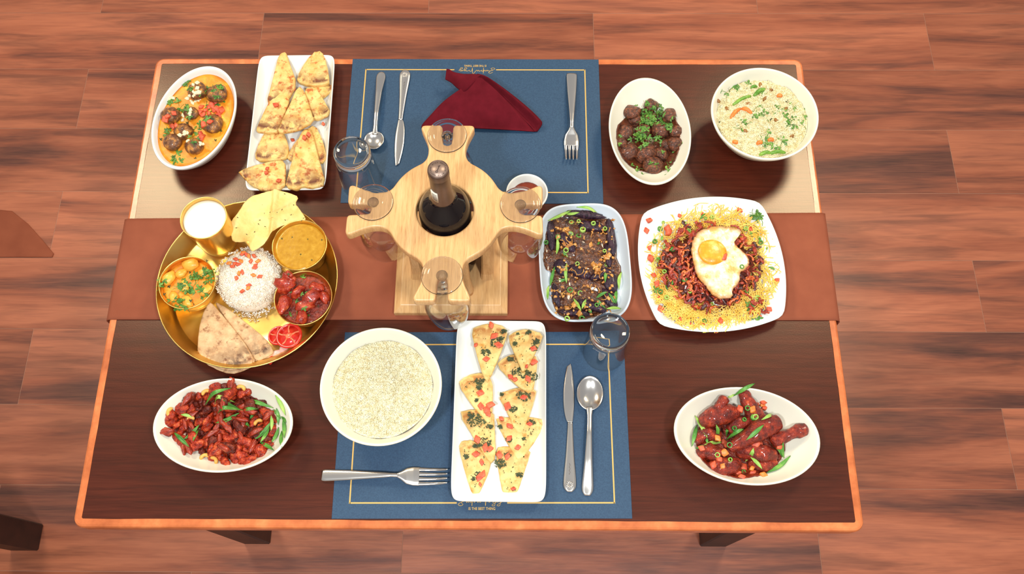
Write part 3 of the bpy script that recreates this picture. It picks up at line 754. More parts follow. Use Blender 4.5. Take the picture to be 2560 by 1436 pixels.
# ------------------------------------------------------------------ crockery
class Dish: pass
def dish(name, label, cat, c, rz, a, b, h, mat, n=2.0, base=.6, pw=1.8, floor=.006, th=.0035, foot=.8, seg=80, lip=.0, z0=0.0016, group=None, pts=14):
    """shell with floor, flared wall, rounded lip and foot ring; c is the world centre on the table"""
    d = Dish(); d.c = np.array(c[:2]); d.rz = rz; d.a = a; d.b = b; d.h = h; d.n = n; d.base = base; d.pw = pw; d.fl = floor
    d.z0 = T+z0; m = (a+b)/2; tr = th/m; d.tr = tr
    def zin(rho):
        if rho <= base: return floor
        return floor+(h-floor)*((rho-base)/(1-tr-base))**pw
    inn = [(0, floor)]+[(base*k/3, floor) for k in (1, 2, 3)]
    for k in range(1, pts+1):
        rho = base+(1-tr-base)*k/pts; inn.append((rho, zin(rho)-(lip if k == pts else 0)))
    lp = [(1-tr*.75, h+th*.28), (1-tr*.4, h+th*.38), (1-tr*.1, h+th*.2), (1, h-th*.15)]
    out = []
    for k in range(pts-1, -1, -1):
        rho = base+(1-tr-base)*k/pts; out.append((rho+tr*.95*(.4+.6*k/pts), max(.0025, zin(rho)-th*.85)))
    fr = base*foot
    out += [(fr+tr*.6, .0025), (fr+tr*.5, 0), (fr-tr*.3, 0), (fr-tr*.5, .002), (0, .002)]
    prof = inn+lp+out
    V, F = lathe(prof, seg, a, b, n)
    F = [tuple(reversed(q)) for q in F]
    o = mk(name, V, F, mat); o.location = (d.c[0], d.c[1], d.z0); o.rotation_euler = (0, 0, rz)
    own(o, label, cat, group); d.o = o
    def rho_xy(x, y):
        dx, dy = x-d.c[0], y-d.c[1]; cs, sn = math.cos(-rz), math.sin(-rz)
        u, v = (dx*cs-dy*sn)/a, (dx*sn+dy*cs)/b
        return (abs(u)**n+abs(v)**n)**(1/n)
    d.rho = rho_xy; d.zin = lambda r: d.z0+zin(min(r, 1-tr))
    d.floor = lambda x, y: d.zin(rho_xy(x, y))
    def rho_at(z):                                      # z above dish bottom
        return base+(1-tr-base)*max(0, (z-floor)/(h-floor))**(1/pw)
    d.rho_at = rho_at; d.items = []
    def topz(x, y):
        z = d.floor(x, y)
        for (cx, cy, cz, rx, ry, rzz) in d.items:
            q = ((x-cx)/rx)**2+((y-cy)/ry)**2
            if q < 1: z = max(z, cz+rzz*math.sqrt(1-q))
        if getattr(d, 'fill', None):
            z = max(z, d.fill(x, y))
        return z
    d.topz = topz
    def on(px, py):
        z = .02
        for _ in range(6): q = P(px, py, z); z = topz(q[0], q[1])-T
        return P(px, py, z)
    d.on = on
    def world(u, v):
        cs, sn = math.cos(rz), math.sin(rz); return (d.c[0]+u*cs-v*sn, d.c[1]+u*sn+v*cs)
    d.world = world
    return d
def fit_oval(xl, xr, yt, yb, xtop, h):
    xm, ym = (xl+xr)/2, (yt+yb)/2
    c = P(xm, ym, h); hw = (xr-xl)/2*mpp(xm, ym, h); A, B = P(xm, yt, h), P(xm, yb, h)
    c[1] = (A[1]+B[1])/2; hh = (A[1]-B[1])/2; sh = (xtop-xm)*mpp(xm, yt, h)
    s = hw*hw+hh*hh; dc = hh*hh-hw*hw; ds = 2*sh*hh; d = math.hypot(dc, ds); th = .5*math.atan2(ds, dc)
    return c, -th, math.sqrt((s-d)/2), math.sqrt((s+d)/2)           # rz, x semi axis, y semi axis (long)
def liquid(name, d, z, mat, label, cat, amp=.0006, seed=1, freq=120, rings=14, shrink=.995, group=None):
    R = d.rho_at(z)*shrink; V, F = lathe([(0, 0)]+[(R*k/rings, 0) for k in range(1, rings+1)]+[(R*1.0, -.002)], 72, d.a, d.b, d.n)
    V = np.array(V); V[:, 2] += z + amp*wob(V, freq, seed)
    F = [tuple(reversed(q)) for q in F]
    o = mk(name, V, F, mat); o.location = (d.c[0], d.c[1], d.z0); o.rotation_euler = (0, 0, d.rz)
    own(o, label, cat, group)
    d.fill = lambda x, y: (d.z0+z if d.rho(x, y) < R else -1)
    return o
def grains_mesh(pts, up, ln=.0058, rad=.00095, flatness=.55, seed=1):
    r = np.random.RandomState(seed+1000); n = len(pts)
    ring = [(math.cos(a), math.sin(a)) for a in (0, 2.094, 4.189)]
    bse = np.array([(-.5, 0, 0)]+[(-.26, y, z) for y, z in ring]+[(.26, y, z) for y, z in ring]+[(.5, 0, 0)])
    F0 = [(0, 2, 1), (0, 3, 2), (0, 1, 3), (1, 2, 5, 4), (2, 3, 6, 5), (3, 1, 4, 6), (7, 4, 5), (7, 5, 6), (7, 6, 4)]
    yaw = r.uniform(0, 6.283, n); pit = r.normal(0, flatness, n); L = ln*r.uniform(.75, 1.15, n); R = rad*r.uniform(.85, 1.15, n)
    d = np.stack([np.cos(yaw)*np.cos(pit), np.sin(yaw)*np.cos(pit), np.sin(pit)], 1)
    s = np.stack([-np.sin(yaw), np.cos(yaw), np.zeros(n)], 1); u = np.cross(d, s)
    V = pts[:, None, :]+bse[None, :, 0:1]*(d*L[:, None])[:, None, :]+bse[None, :, 1:2]*(s*R[:, None])[:, None, :]+bse[None, :, 2:3]*(u*R[:, None])[:, None, :]
    F = [tuple(i*8+k for k in f) for i in range(n) for f in F0]
    return V.reshape(-1, 3), F
def rice_fill(name, d, z, dome, n, mat, label, seed, amp=.0025, ln=.0058):
    R = d.rho_at(z)*.99
    hz = lambda p: z+dome*(1-(p[:, 0]**2/(d.a*R)**2+p[:, 1]**2/(d.b*R)**2))+amp*wob(p*np.array([1, 1, 0]), 160, seed)
    V, F = lathe([(0, 0)]+[(R*k/22, 0) for k in range(1, 23)], 90, d.a, d.b, d.n); V = np.array(V); V[:, 2] = hz(V); F = [tuple(reversed(q)) for q in F]
    r = np.random.RandomState(seed); rr = np.sqrt(r.uniform(0, 1, n))*R*.985; th = r.uniform(0, 6.283, n)
    p = np.stack([d.a*rr*np.cos(th), d.b*rr*np.sin(th), np.zeros(n)], 1); p[:, 2] = hz(p)+r.uniform(-.0004, .0012, n)
    G, GF = grains_mesh(p, None, ln, seed=seed); k = len(V)
    o = mk(name, np.vstack([V, G]), F+[tuple(q+k for q in f) for f in GF], mat); o.location = (d.c[0], d.c[1], d.z0); o.rotation_euler = (0, 0, d.rz)
    own(o, label, 'rice', None, 'stuff')
    def fill(x, y):
        cs, sn = math.cos(-d.rz), math.sin(-d.rz); dx, dy = x-d.c[0], y-d.c[1]
        q = np.array([[dx*cs-dy*sn, dx*sn+dy*cs, 0]])
        return d.z0+float(hz(q)[0]) if d.rho(x, y) < R else -1
    d.fill = fill
    return o

# ---- garnish prototypes (shared meshes)
def leaf_mesh(seed):
    r = random.Random(seed); V = []; F = []
    lobes = [(0, 1.0), (1.1, .8), (-1.1, .8)]
    for a, s in lobes:
        n0 = len(V); base = (0, 0, .0)
        for t, wd in ((0, .06), (.35, .22), (.6, .34), (.78, .22), (.9, .30), (1.0, .10)):
            for sg in (-1, 1):
                x, y = t*s, sg*wd*s*.75*r.uniform(.75, 1.25); z = .16*(1-abs(t-.4))*r.uniform(.5, 1.3)-abs(y)*.35+r.uniform(-.06, .06)
                V.append((x*math.cos(a)-y*math.sin(a), x*math.sin(a)+y*math.cos(a), z))
        for k in range(5): q = n0+k*2; F.append((q, q+2, q+3, q+1))
    n = len(V); V = V+[(x, y, z-.06) for x, y, z in V]; F = F+[tuple(reversed([i+n for i in f])) for f in F]
    p = np.linspace(-1.2, 0, 5); sv, sf = tube([(x, .12*math.sin(x*3), -.02) for x in p], .045, 4); k = len(V)
    return V+[tuple(q) for q in sv], F+[tuple(i+k for i in f) for f in sf]
def make_shared(name, V, F, mat, smooth=True):
    me = bpy.data.meshes.new(name); me.from_pydata([tuple(map(float, q)) for q in V], [], F); me.materials.append(mat)
    if smooth: me.polygons.foreach_set('use_smooth', [True]*len(me.polygons))
    return me
LEAF = [make_shared('coriander_leaf', *leaf_mesh(s), M['leaf']) for s in range(6)]
LEAFD = [make_shared('dark_herb_leaf', *leaf_mesh(s+20), M['leafdark']) for s in range(3)]
def dice_mesh(seed, amp=.22):
    bm = bmesh.new(); bmesh.ops.create_cube(bm, size=1); bmesh.ops.bevel(bm, geom=list(bm.edges), offset=.14, segments=1, affect='EDGES')
    r = random.Random(seed); sk = (r.uniform(-.3, .3), r.uniform(-.3, .3))
    V = [(v.co.x+sk[0]*v.co.y+r.uniform(-amp, amp)*.3, v.co.y+r.uniform(-amp, amp)*.3, v.co.z*.7+r.uniform(-amp, amp)*.2) for v in bm.verts]
    F = [tuple(v.index for v in f.verts) for f in bm.faces]; bm.free(); return V, F
def dices(name, mat, k=4): return [make_shared(name, *dice_mesh(s*7+1), mat) for s in range(k)]
TOM, CAR, GAR, ALM = dices('tomato_dice', M['tomato']), dices('carrot_dice', M['carrot']), dices('garlic_bit', M['garlic']), dices('almond_bit', M['almond'])
def ring_mesh():
    V, F = lathe([(.5, -.25), (.5, .25), (.32, .28), (.32, -.28)], 12, close=True); return V, F
RINGG = [make_shared('scallion_ring', *ring_mesh(), M['green']), make_shared('scallion_ring', *ring_mesh(), M['green2'])]
def put(name, me, loc, size, label, cat, group, rot=None, dz=0.0):
    o = bpy.data.objects.new(name, me); COL.objects.link(o); o.location = (loc[0], loc[1], loc[2]+dz)
    s = size if hasattr(size, '__len__') else (size,)*3
    o.scale = s; o.rotation_euler = rot or (RNG.uniform(-.3, .3), RNG.uniform(-.3, .3), RNG.uniform(0, 6.28))
    return own(o, label, cat, group)
def scatter(d, pts, name, meshes, size, label, cat, group, dz=.0005, jit=.25):
    for px, py in pts:
        q = d.on(px, py); put(name, RNG.choice(meshes), q, size*RNG.uniform(1-jit, 1+jit), label, cat, group, dz=dz)
def cluster(pts, k, rad, seed=0):
    r = random.Random(seed); out = []
    for p in pts:
        for _ in range(k): a = r.uniform(0, 6.28); s = rad*math.sqrt(r.random()); out.append((p[0]+s*math.cos(a), p[1]+s*math.sin(a)))
    return out
def scallion(d, p0, p1, label, group, w=.0026, mat=None, lift=.002, bow=.0):
    a, b = d.on(*p0), d.on(*p1); mid = d.on((p0[0]+p1[0])/2, (p0[1]+p1[1])/2)
    mz = max(mid[2], (a[2]+b[2])/2)
    a = a+np.array([0, 0, lift]); b = b+np.array([0, 0, lift]); m = (a+b)/2; m[2] = mz+lift
    dirv = (b-a); nrm = np.array([-dirv[1], dirv[0], 0]); nrm /= np.linalg.norm(nrm)+1e-9
    m = m+nrm*bow*np.linalg.norm(dirv)
    n = 11; path = spline([a, m, b], n); V = []; F = []
    for i in range(n):
        t = i/(n-1); ww = w*min(1, .10+2.6*min(t, 1-t)); tn = path[min(i+1, n-1)]-path[max(i-1, 0)]; s = np.cross(tn, (0, 0, 1.)); s /= np.linalg.norm(s)+1e-9
        for k, (u, z) in enumerate(((-1, .0010), (-.45, .0002), (0, -.0004), (.45, .0002), (1, .0010), (.45, -.0007), (0, -.0013), (-.45, -.0007))):
            V.append(path[i]+s*u*ww+np.array([0, 0, z]))
    for i in range(n-1):
        for j in range(8): F.append((i*8+j, (i+1)*8+j, (i+1)*8+(j+1) % 8, i*8+(j+1) % 8))
    F.append(tuple(range(8))); F.append(tuple(reversed(range((n-1)*8, n*8))))
    o = mk('scallion_strip', V, F, mat or M['green']); recenter(o); return own(o, label, 'scallion', group)
def food(d, name, px, py, r, mat, label, cat, group, seed, sink=.25, amp=.1, freq=3, rz=0, tilt=0, sub=3, base=None):
    """nugget of semi axes r resting on whatever lies below pixel"""
    q = d.on(px, py) if base is None else P(px, py, base)
    c = q+np.array([0, 0, r[2]*(1-2*sink)*.5])
    if base is None:                                      # keep the visible top at its pixel
        z = q[2]-T+r[2]*.5; c = P(px, py, z)
    o = blob(name, tuple(c), r, mat, seed, amp, freq, sub, rz, tilt)
    rm = (r[0]+r[1])/2
    d.items.append((c[0], c[1], c[2], rm, rm, r[2])); return own(o, label, cat, group)

# ================================================================== kofta curry (oval bowl)
c1 = crop(340, 120, 3.779)
c, rz, a, b = fit_oval(384, 588, 167, 425, 502, .050)
dk = dish('oval_bowl', 'white oval bowl of orange kofta curry', 'bowl', c, rz, a, b, .050, M['porcelain'], base=.62, pw=1.5, th=.0048)
liquid('curry_gravy', dk, .041, M['curry'], 'orange gravy filling the oval kofta bowl', 'curry', .0008, 3)
KL = ['kofta ball heaped with white almond flakes near the bowl rim', 'large kofta ball with a coriander leaf beside the almond-topped one', 'kofta ball with tomato bits against the long side of the bowl', 'largest kofta ball beside the tomato heap',
      'kofta ball deep in gravy next to the one topped with nuts', 'kofta ball with coriander and tomato above the bare gravy', 'kofta ball topped with a few nut bits between two others', 'smallest kofta ball in the middle of the bowl']
for i, (x, y, r) in enumerate(c1([(580, 410, 92), (765, 435, 98), (325, 640, 92), (720, 720, 100), (345, 890, 88), (550, 930, 88), (450, 790, 88), (520, 620, 70)])):
    rr = r/3.779*mpp(486, 297, .04)
    food(dk, 'kofta', x, y, (rr, rr*.95, rr*.7), M['kofta'], KL[i], 'kofta', 'kofta balls in the curry', 100+i, amp=.07, freq=4)
KG = 'garnish on the kofta curry'
scatter(dk, c1(cluster([(480, 345), (660, 420), (450, 560), (290, 800), (640, 680), (550, 850), (400, 1040), (750, 380), (730, 560), (600, 770), (350, 500), (480, 640), (780, 480)], 5, 52, 1)), 'coriander_leaf', LEAF, .0078, 'chopped coriander leaf scattered on the kofta curry', 'herb', KG)
scatter(dk, c1([(620, 560), (690, 560), (740, 590), (790, 610), (690, 620), (640, 630), (280, 680), (330, 720), (380, 735), (640, 725), (610, 810), (610, 860), (745, 505), (600, 610), (360, 620), (780, 650), (660, 590), (720, 545), (765, 580), (810, 590), (300, 650), (350, 745), (625, 840), (630, 640), (700, 700)]), 'tomato_dice', TOM, .0088, 'red tomato dice scattered on the kofta curry', 'tomato', KG)
scatter(dk, c1(cluster([(570, 420), (330, 490), (505, 610), (450, 660), (480, 810), (430, 830), (560, 350), (600, 430), (540, 500), (620, 910), (500, 460), (540, 440), (580, 480), (470, 880), (600, 400)], 3, 30, 4)), 'almond_flake', ALM, .0050, 'pale almond flake scattered on the kofta curry', 'nut', KG)
scatter(dk, c1([(435, 870), (480, 715), (725, 665), (820, 400), (230, 870), (745, 875), (560, 1050), (380, 475), (800, 790), (700, 500)]), 'dark_herb_leaf', LEAFD, .0038, 'dark herb flake on the kofta curry', 'herb', KG)

# ================================================================== rectangular plates with flatbread
def rect_plate(corners, h, label, name='rectangular_plate'):
    q = np.array([P(*p, h) for p in corners]); c = q.mean(0)
    d1 = (q[1]-q[0]+q[2]-q[3])/2; d2 = (q[0]-q[3]+q[1]-q[2])/2
    ang = math.atan2(d2[1], d2[0])-math.pi/2
    return dish(name, label, 'plate', c, ang, np.linalg.norm(d1)/2, np.linalg.norm(d2)/2, h, M['porcelain'], n=14, base=.80, pw=1.6, floor=.006, th=.003, seg=120, foot=.9)
dp1 = rect_plate(((650, 142), (838, 137), (815, 481), (610, 473)), .020, 'white rectangular plate of griddled stuffed flatbread wedges')
def wedge(d, pts, tip, z, thick, mat, label, cat, group, seed, cr, tilt=.003, name='flatbread_wedge'):
    r = random.Random(seed); g = (r.uniform(-1, 1)*tilt, r.uniform(-1, 1)*tilt)
    ol = [P(x, y, z) for x, y in cr(pts)]; tp = P(*cr([tip])[0], z)
    cc = np.mean(ol, 0)
    zt = lambda V, rho: .0009*wob(V*np.array([1, 1, 0]), 130, seed)+.0016*(1-rho**2)+(V[:, 0]-cc[0])*g[0]*10+(V[:, 1]-cc[1])*g[1]*10
    o = slab(name, ol, thick, mat, ztop=zt, tip=tp, jag=.012, seed=seed, smooth=1, edge=.25)
    recenter(o); return own(o, label, cat, group)
W1 = [
 ([(1370, 40), (1415, 30), (1440, 110), (1520, 330), (1440, 480), (1330, 560), (1225, 530), (1290, 290), (1340, 90)], (1395, 30), .027),
 ([(1665, 35), (1755, 20), (1800, 140), (1828, 310), (1800, 342), (1620, 352), (1515, 315), (1540, 220)], (1715, 20), .026),
 ([(1690, 335), (1800, 320), (1872, 365), (1770, 462), (1700, 480), (1640, 400)], (1640, 400), .019),
 ([(1590, 370), (1690, 360), (1770, 480), (1845, 615), (1680, 692), (1600, 560)], (1620, 370), .027),
 ([(1400, 310), (1455, 480), (1400, 640), (1340, 790), (1290, 798), (1132, 788), (1140, 750), (1240, 530), (1310, 420)], (1400, 305), .028),
 ([(1530, 345), (1590, 400), (1650, 590), (1684, 690), (1500, 782), (1325, 802), (1370, 700), (1440, 550)], (1530, 340), .036),
 ([(1290, 690), (1400, 790), (1448, 960), (1410, 1055), (1180, 1072), (1112, 1030), (1165, 870), (1240, 750)], (1300, 700), .020),
 ([(1690, 715), (1760, 860), (1805, 1040), (1740, 1088), (1560, 1070), (1418, 1050), (1450, 960), (1580, 780)], (1690, 710), .019),
 ([(1580, 755), (1660, 775), (1730, 1060), (1795, 1285), (1660, 1328), (1570, 1305), (1520, 1342), (1405, 1315), (1440, 1180), (1510, 900)], (1610, 755), .028),
 ([(955, 1160), (1190, 1085), (1380, 1052), (1412, 1100), (1403, 1342), (1190, 1348), (1080, 1290), (1000, 1210)], (1390, 1050), .028)]
WL = ['longest flatbread wedge at the far end of the white plate', 'flatbread wedge with a narrow browned tip overhanging the plate end', 'small torn flatbread corner tucked under another wedge', 'flatbread wedge with brown crust partly under the heavily charred one',
      'flatbread wedge with a dark burnt crust band leaning on the charred one', 'topmost flatbread wedge with the darkest charred crust', 'plump flatbread wedge lying below the charred pair', 'flatbread wedge mostly hidden beneath a larger one', 'large spotted flatbread wedge with a crimped crust', 'broad flatbread wedge overhanging the plate side by the papad']
for i, (pts, tip, z) in enumerate(W1):
    o = wedge(dp1, pts, tip, z, .0085, M['flatbread'], WL[i], 'flatbread', 'griddled flatbread wedges', 40+i, c1, .0)
r_ = random.Random(3)
for i, (x, y) in enumerate(c1([(1475, 300), (1490, 390), (1590, 850), (1630, 820), (1480, 870), (1240, 1140), (1350, 1255), (1230, 1180), (1770, 720), (1320, 540), (1440, 270)])):
    z = .033 if i not in (0, 1, 8, 10) else .022
    if i == 4: z = .009
    q = P(x, y, z); put('tomato_dice', r_.choice(TOM), q, .0065*r_.uniform(.7, 1.3), 'orange tomato bit on the griddled flatbread plate', 'tomato', 'tomato bits on the flatbread')

c8 = crop(1110, 780, 2.71)
dp2 = rect_plate(((1143, 803), (1365, 803), (1366, 1257), (1125, 1255)), .018, 'white rectangular plate of herb and tomato flatbread wedges')
W2 = [
 ('A', [(180, 115), (260, 85), (380, 78), (432, 130), (415, 200), (300, 487), (265, 440), (215, 270)], (300, 487), .024),
 ('B', [(428, 165), (480, 130), (560, 113), (677, 145), (640, 240), (540, 427), (500, 340)], (540, 427), .030),
 ('C', [(353, 360), (400, 310), (470, 284), (620, 290), (637, 340), (600, 572), (480, 490)], (597, 572), .022),
 ('D', [(90, 485), (150, 430), (260, 408), (330, 465), (332, 600), (318, 787), (200, 650)], (318, 787), .019),
 ('E', [(360, 560), (480, 513), (632, 513), (602, 640), (530, 832), (485, 820), (430, 680)], (515, 832), .017),
 ('F', [(92, 680), (190, 658), (337, 668), (345, 800), (352, 990), (310, 1032), (230, 900)], (320, 1032), .016),
 ('G', [(343, 730), (400, 713), (590, 713), (687, 730), (640, 840), (510, 1027), (450, 930)], (510, 1027), .014),
 ('H', [(96, 880), (200, 863), (310, 950), (322, 1040), (215, 1293), (170, 1180), (120, 1010)], (215, 1293), .0125),
 ('I', [(345, 920), (430, 908), (592, 935), (570, 1010), (480, 1277), (408, 1287), (370, 1090)], (440, 1290), .0115)]
TOP2 = {'A': [(320, 90, 1), (340, 165, 1.2), (370, 225, 1.2), (285, 320, 1), (215, 225, .7)], 'B': [(605, 250, 1), (560, 370, .6)], 'C': [(605, 340, 1.2), (450, 440, .9), (570, 455, 1.1), (480, 460, .8)],
        'D': [(245, 550, 1.1), (250, 640, 1.1), (290, 660, 1.2), (315, 630, 1.2), (300, 690, 1)], 'E': [(430, 640, 1.3), (540, 580, 1)], 'F': [(225, 865, 1.2), (280, 920, 1.2), (310, 930, 1)],
        'G': [(445, 775, 1), (440, 860, 1), (500, 920, .9), (580, 760, .8), (390, 725, .8)], 'H': [(215, 965, 1.1), (240, 1120, 1.2), (265, 1100, 1), (255, 1020, .9), (245, 1170, .6)], 'I': [(375, 970, 1.1), (430, 980, 1), (470, 1200, .7)]}
HERB = {'A': [(350, 205, 40), (280, 275, 30), (390, 180, 16), (400, 130, 20)], 'B': [(570, 140, 18), (620, 200, 26), (610, 250, 22), (480, 215, 14), (500, 150, 8)], 'C': [(520, 410, 55), (590, 440, 40), (450, 320, 20)], 'D': [(240, 470, 30), (240, 515, 18), (220, 600, 12), (300, 690, 14)],
        'E': [(540, 570, 45), (470, 660, 24), (390, 560, 12)], 'F': [(220, 740, 60), (180, 700, 24), (270, 890, 45), (310, 780, 20)], 'G': [(440, 870, 20), (590, 750, 24), (380, 780, 14), (540, 860, 10)], 'H': [(240, 1100, 28), (150, 980, 18), (205, 1130, 18), (210, 910, 14)], 'I': [(380, 1030, 38), (430, 970, 20), (515, 1105, 20), (470, 1200, 10)]}
WL2 = {'A': 'herb flatbread wedge with a dark scorched patch near the wine glass', 'B': 'lightly topped herb flatbread wedge beside the plate rim', 'C': 'herb flatbread wedge with a dense band of chopped herbs and tomato', 'D': 'herb flatbread wedge with a tomato cluster towards its tip',
       'E': 'herb flatbread wedge with a round brown herb clump', 'F': 'herb flatbread wedge with the darkest herb topping', 'G': 'wide herb flatbread wedge with golden crust near the knife blade', 'H': 'herb flatbread wedge whose tip reaches the plate end by the lettering', 'I': 'herb flatbread wedge with a blunt cut tip at the plate end'}
for i, (k, pts, tip, z) in enumerate(W2):
    o = wedge(dp2, pts, tip, z, .0065, M['pizza'], WL2[k], 'flatbread', 'herb flatbread wedges', 70+i, c8, 0)
    loc = np.array(o.location); r_ = random.Random(i)
    for x, y, s in TOP2[k]:
        q = P(*c8([(x, y)])[0], z+.002)-loc
        t = bpy.data.objects.new('tomato_piece', r_.choice(TOM)); COL.objects.link(t); t.parent = o; t.location = q; t.scale = (.009*s, .0075*s, .0045); t.rotation_euler = (0, 0, r_.uniform(0, 6))
    V = []; F = []
    for x, y, rad in HERB[k]:
        rad *= 1.12
        for _ in range(int(rad*1.0)+4):
            aa = r_.uniform(0, 6.28); ss = rad*math.sqrt(r_.random()); q = P(*c8([(x+ss*math.cos(aa), y+ss*math.sin(aa)*.7)])[0], z+.0024)-loc
            th = r_.uniform(0, 6.28); l, w_ = r_.uniform(.0012, .003), r_.uniform(.0006, .0013); u = np.array([math.cos(th), math.sin(th), r_.uniform(-.3, .3)]); v = np.array([-math.sin(th), math.cos(th), 0]); n0 = len(V)
            for kz in (0, .0006):
                V += [q-u*l+v*w_*.4+(0, 0, kz), q-v*w_+(0, 0, kz), q+u*l+(0, 0, kz), q+v*w_+(0, 0, kz)]
            F += [(n0+3, n0+2, n0+1, n0), (n0+4, n0+5, n0+6, n0+7)]+[(n0+e, n0+(e+1) % 4, n0+4+(e+1) % 4, n0+4+e) for e in range(4)]
    cx_, cy_ = np.mean([p[0] for p in pts]), np.mean([p[1] for p in pts])
    for _ in range(26):
        a0, b0 = r_.choice(pts), r_.choice(pts); t_ = r_.random(); sx, sy = a0[0]+(b0[0]-a0[0])*t_, a0[1]+(b0[1]-a0[1])*t_; sx, sy = cx_+(sx-cx_)*.62, cy_+(sy-cy_)*.62
        q = P(*c8([(sx, sy)])[0], z+.0022)-loc; n0 = len(V); e_ = r_.uniform(.0004, .0009)
        for kz in (0, .0005): V += [q+np.array([-e_, 0, kz]), q+np.array([0, -e_*1.6, kz]), q+np.array([e_, 0, kz]), q+np.array([0, e_*1.6, kz])]
        F += [(n0+3, n0+2, n0+1, n0), (n0+4, n0+5, n0+6, n0+7)]+[(n0+e, n0+(e+1) % 4, n0+4+(e+1) % 4, n0+4+e) for e in range(4)]
    h = mk('herb_flakes', V, F, M['leafdark'], o, smooth=False); h['kind'] = 'stuff'

# ================================================================== brass thali
tc = P(618.5, 705, .030); tr_ = 226.5*mpp(618, 705, .03)
th_ = dish('thali_plate', 'large round brass thali plate with raised rim', 'plate', tc, 0, tr_, tr_, .030, M['brass'], base=.86, pw=.75, floor=.003, th=.0022, foot=.97, seg=96)
TZ = th_.z0+.003-T
def cup(name, label, cat, top_px, wpx, h, mat=M['brass'], base=.78, pw=.55, lip=0):
    c = P(*top_px, TZ+h); r = wpx/2*mpp(*top_px, TZ+h)
    return dish(name, label, cat, c, 0, r, r, h, mat, base=base, pw=pw, floor=.003, th=.0016, foot=.95, seg=64, z0=TZ+.0005, pts=10)
ct_ = cup('brass_tumbler', 'tall brass tumbler of buttermilk standing on the thali', 'tumbler', (509, 545), 117, .088, base=.80, pw=.95)
liquid('buttermilk', ct_, .080, M['milk'], 'white buttermilk filling the brass tumbler', 'drink', .0001, 2)
cd_ = cup('brass_bowl', 'brass bowl of yellow dal on the thali', 'bowl', (749, 613), 138, .042)
liquid('dal', cd_, .036, M['dal'], 'yellow dal filling a brass bowl on the thali', 'dal', .0002, 2)
cv_ = cup('brass_bowl', 'brass bowl of paneer curry topped with coriander on the thali', 'bowl', (468, 707), 142, .040)
liquid('paneer_gravy', cv_, .031, M['curry'], 'orange paneer gravy in the brass bowl', 'curry', .001, 5)
cc_ = cup('brass_bowl', 'brass bowl of red chicken curry on the thali', 'bowl', (758, 745), 146, .040)
liquid('chicken_gravy', cc_, .031, M['redsauce'], 'dark red gravy in the brass chicken bowl', 'curry', .001, 6)
c2 = crop(380, 470, 3.056)
for i, (x, y, r) in enumerate(c2([(300, 590, 70), (130, 690, 60), (240, 760, 55), (260, 870, 60), (410, 790, 55), (170, 830, 50), (400, 650, 50), (220, 650, 50)])):
    rr = r/3.056*mpp(468, 707, .04); food(cv_, 'paneer_piece', x, y, (rr, rr*.75, rr*.5), M['paneer'], 'golden paneer chunk in orange gravy', 'paneer', 'paneer in the brass bowl', 200+i, amp=.22, sub=2, rz=i)
for i, (x, y, r) in enumerate(c2([(1020, 760, 85), (1010, 890, 75), (1040, 690, 60), (1230, 830, 80), (1310, 830, 60), (1180, 900, 70), (1150, 980, 60), (1260, 760, 60), (1120, 790, 60), (1050, 660, 36)])):
    rr = r/3.056*mpp(757, 745, .04); food(cc_, 'chicken_piece', x, y, (rr, rr*.62, rr*.55), M['tandoori'], 'red curried chicken chunk in a brass bowl', 'chicken', 'chicken in the brass bowl', 220+i, amp=.36, freq=2.4, rz=i*1.3, sub=3)
scatter(cv_, c2(cluster([(420, 640), (330, 690), (440, 690), (220, 730), (300, 800), (180, 860), (395, 800), (260, 750), (90, 720), (220, 900)], 5, 42, 9)), 'coriander_leaf', LEAF, .0080, 'coriander leaf on the paneer curry', 'herb', 'coriander on the paneer curry')
scatter(cv_, c2([(160, 605), (295, 645), (300, 870), (320, 885), (130, 750), (95, 820), (415, 560), (210, 560)]), 'dark_herb_leaf', LEAFD, .0042, 'dark curry leaf piece on the paneer curry', 'herb', 'dark leaves on the paneer curry')
scatter(cc_, c2([(1140, 810), (1065, 795), (1100, 865), (1160, 915), (1105, 930), (1195, 980), (1150, 690), (1155, 1025), (1050, 965), (1200, 800)]), 'coriander_leaf', LEAF, .0068, 'coriander leaf on the red chicken curry', 'herb', 'coriander on the chicken curry')
scatter(cc_, c2([(1045, 655), (1300, 780), (1265, 905), (1110, 730), (1060, 700), (1210, 855)]), 'dark_herb_leaf', LEAFD, .0046, 'dark curry leaf piece on the red chicken', 'herb', 'dark leaves on the chicken curry')
scatter(cd_, c2([(1295, 400), (1135, 512), (1220, 550), (1070, 380), (1190, 395), (990, 385)]), 'dark_herb_leaf', LEAFD, .0024, 'tiny herb fleck floating on the dal', 'herb', 'flecks on the dal')
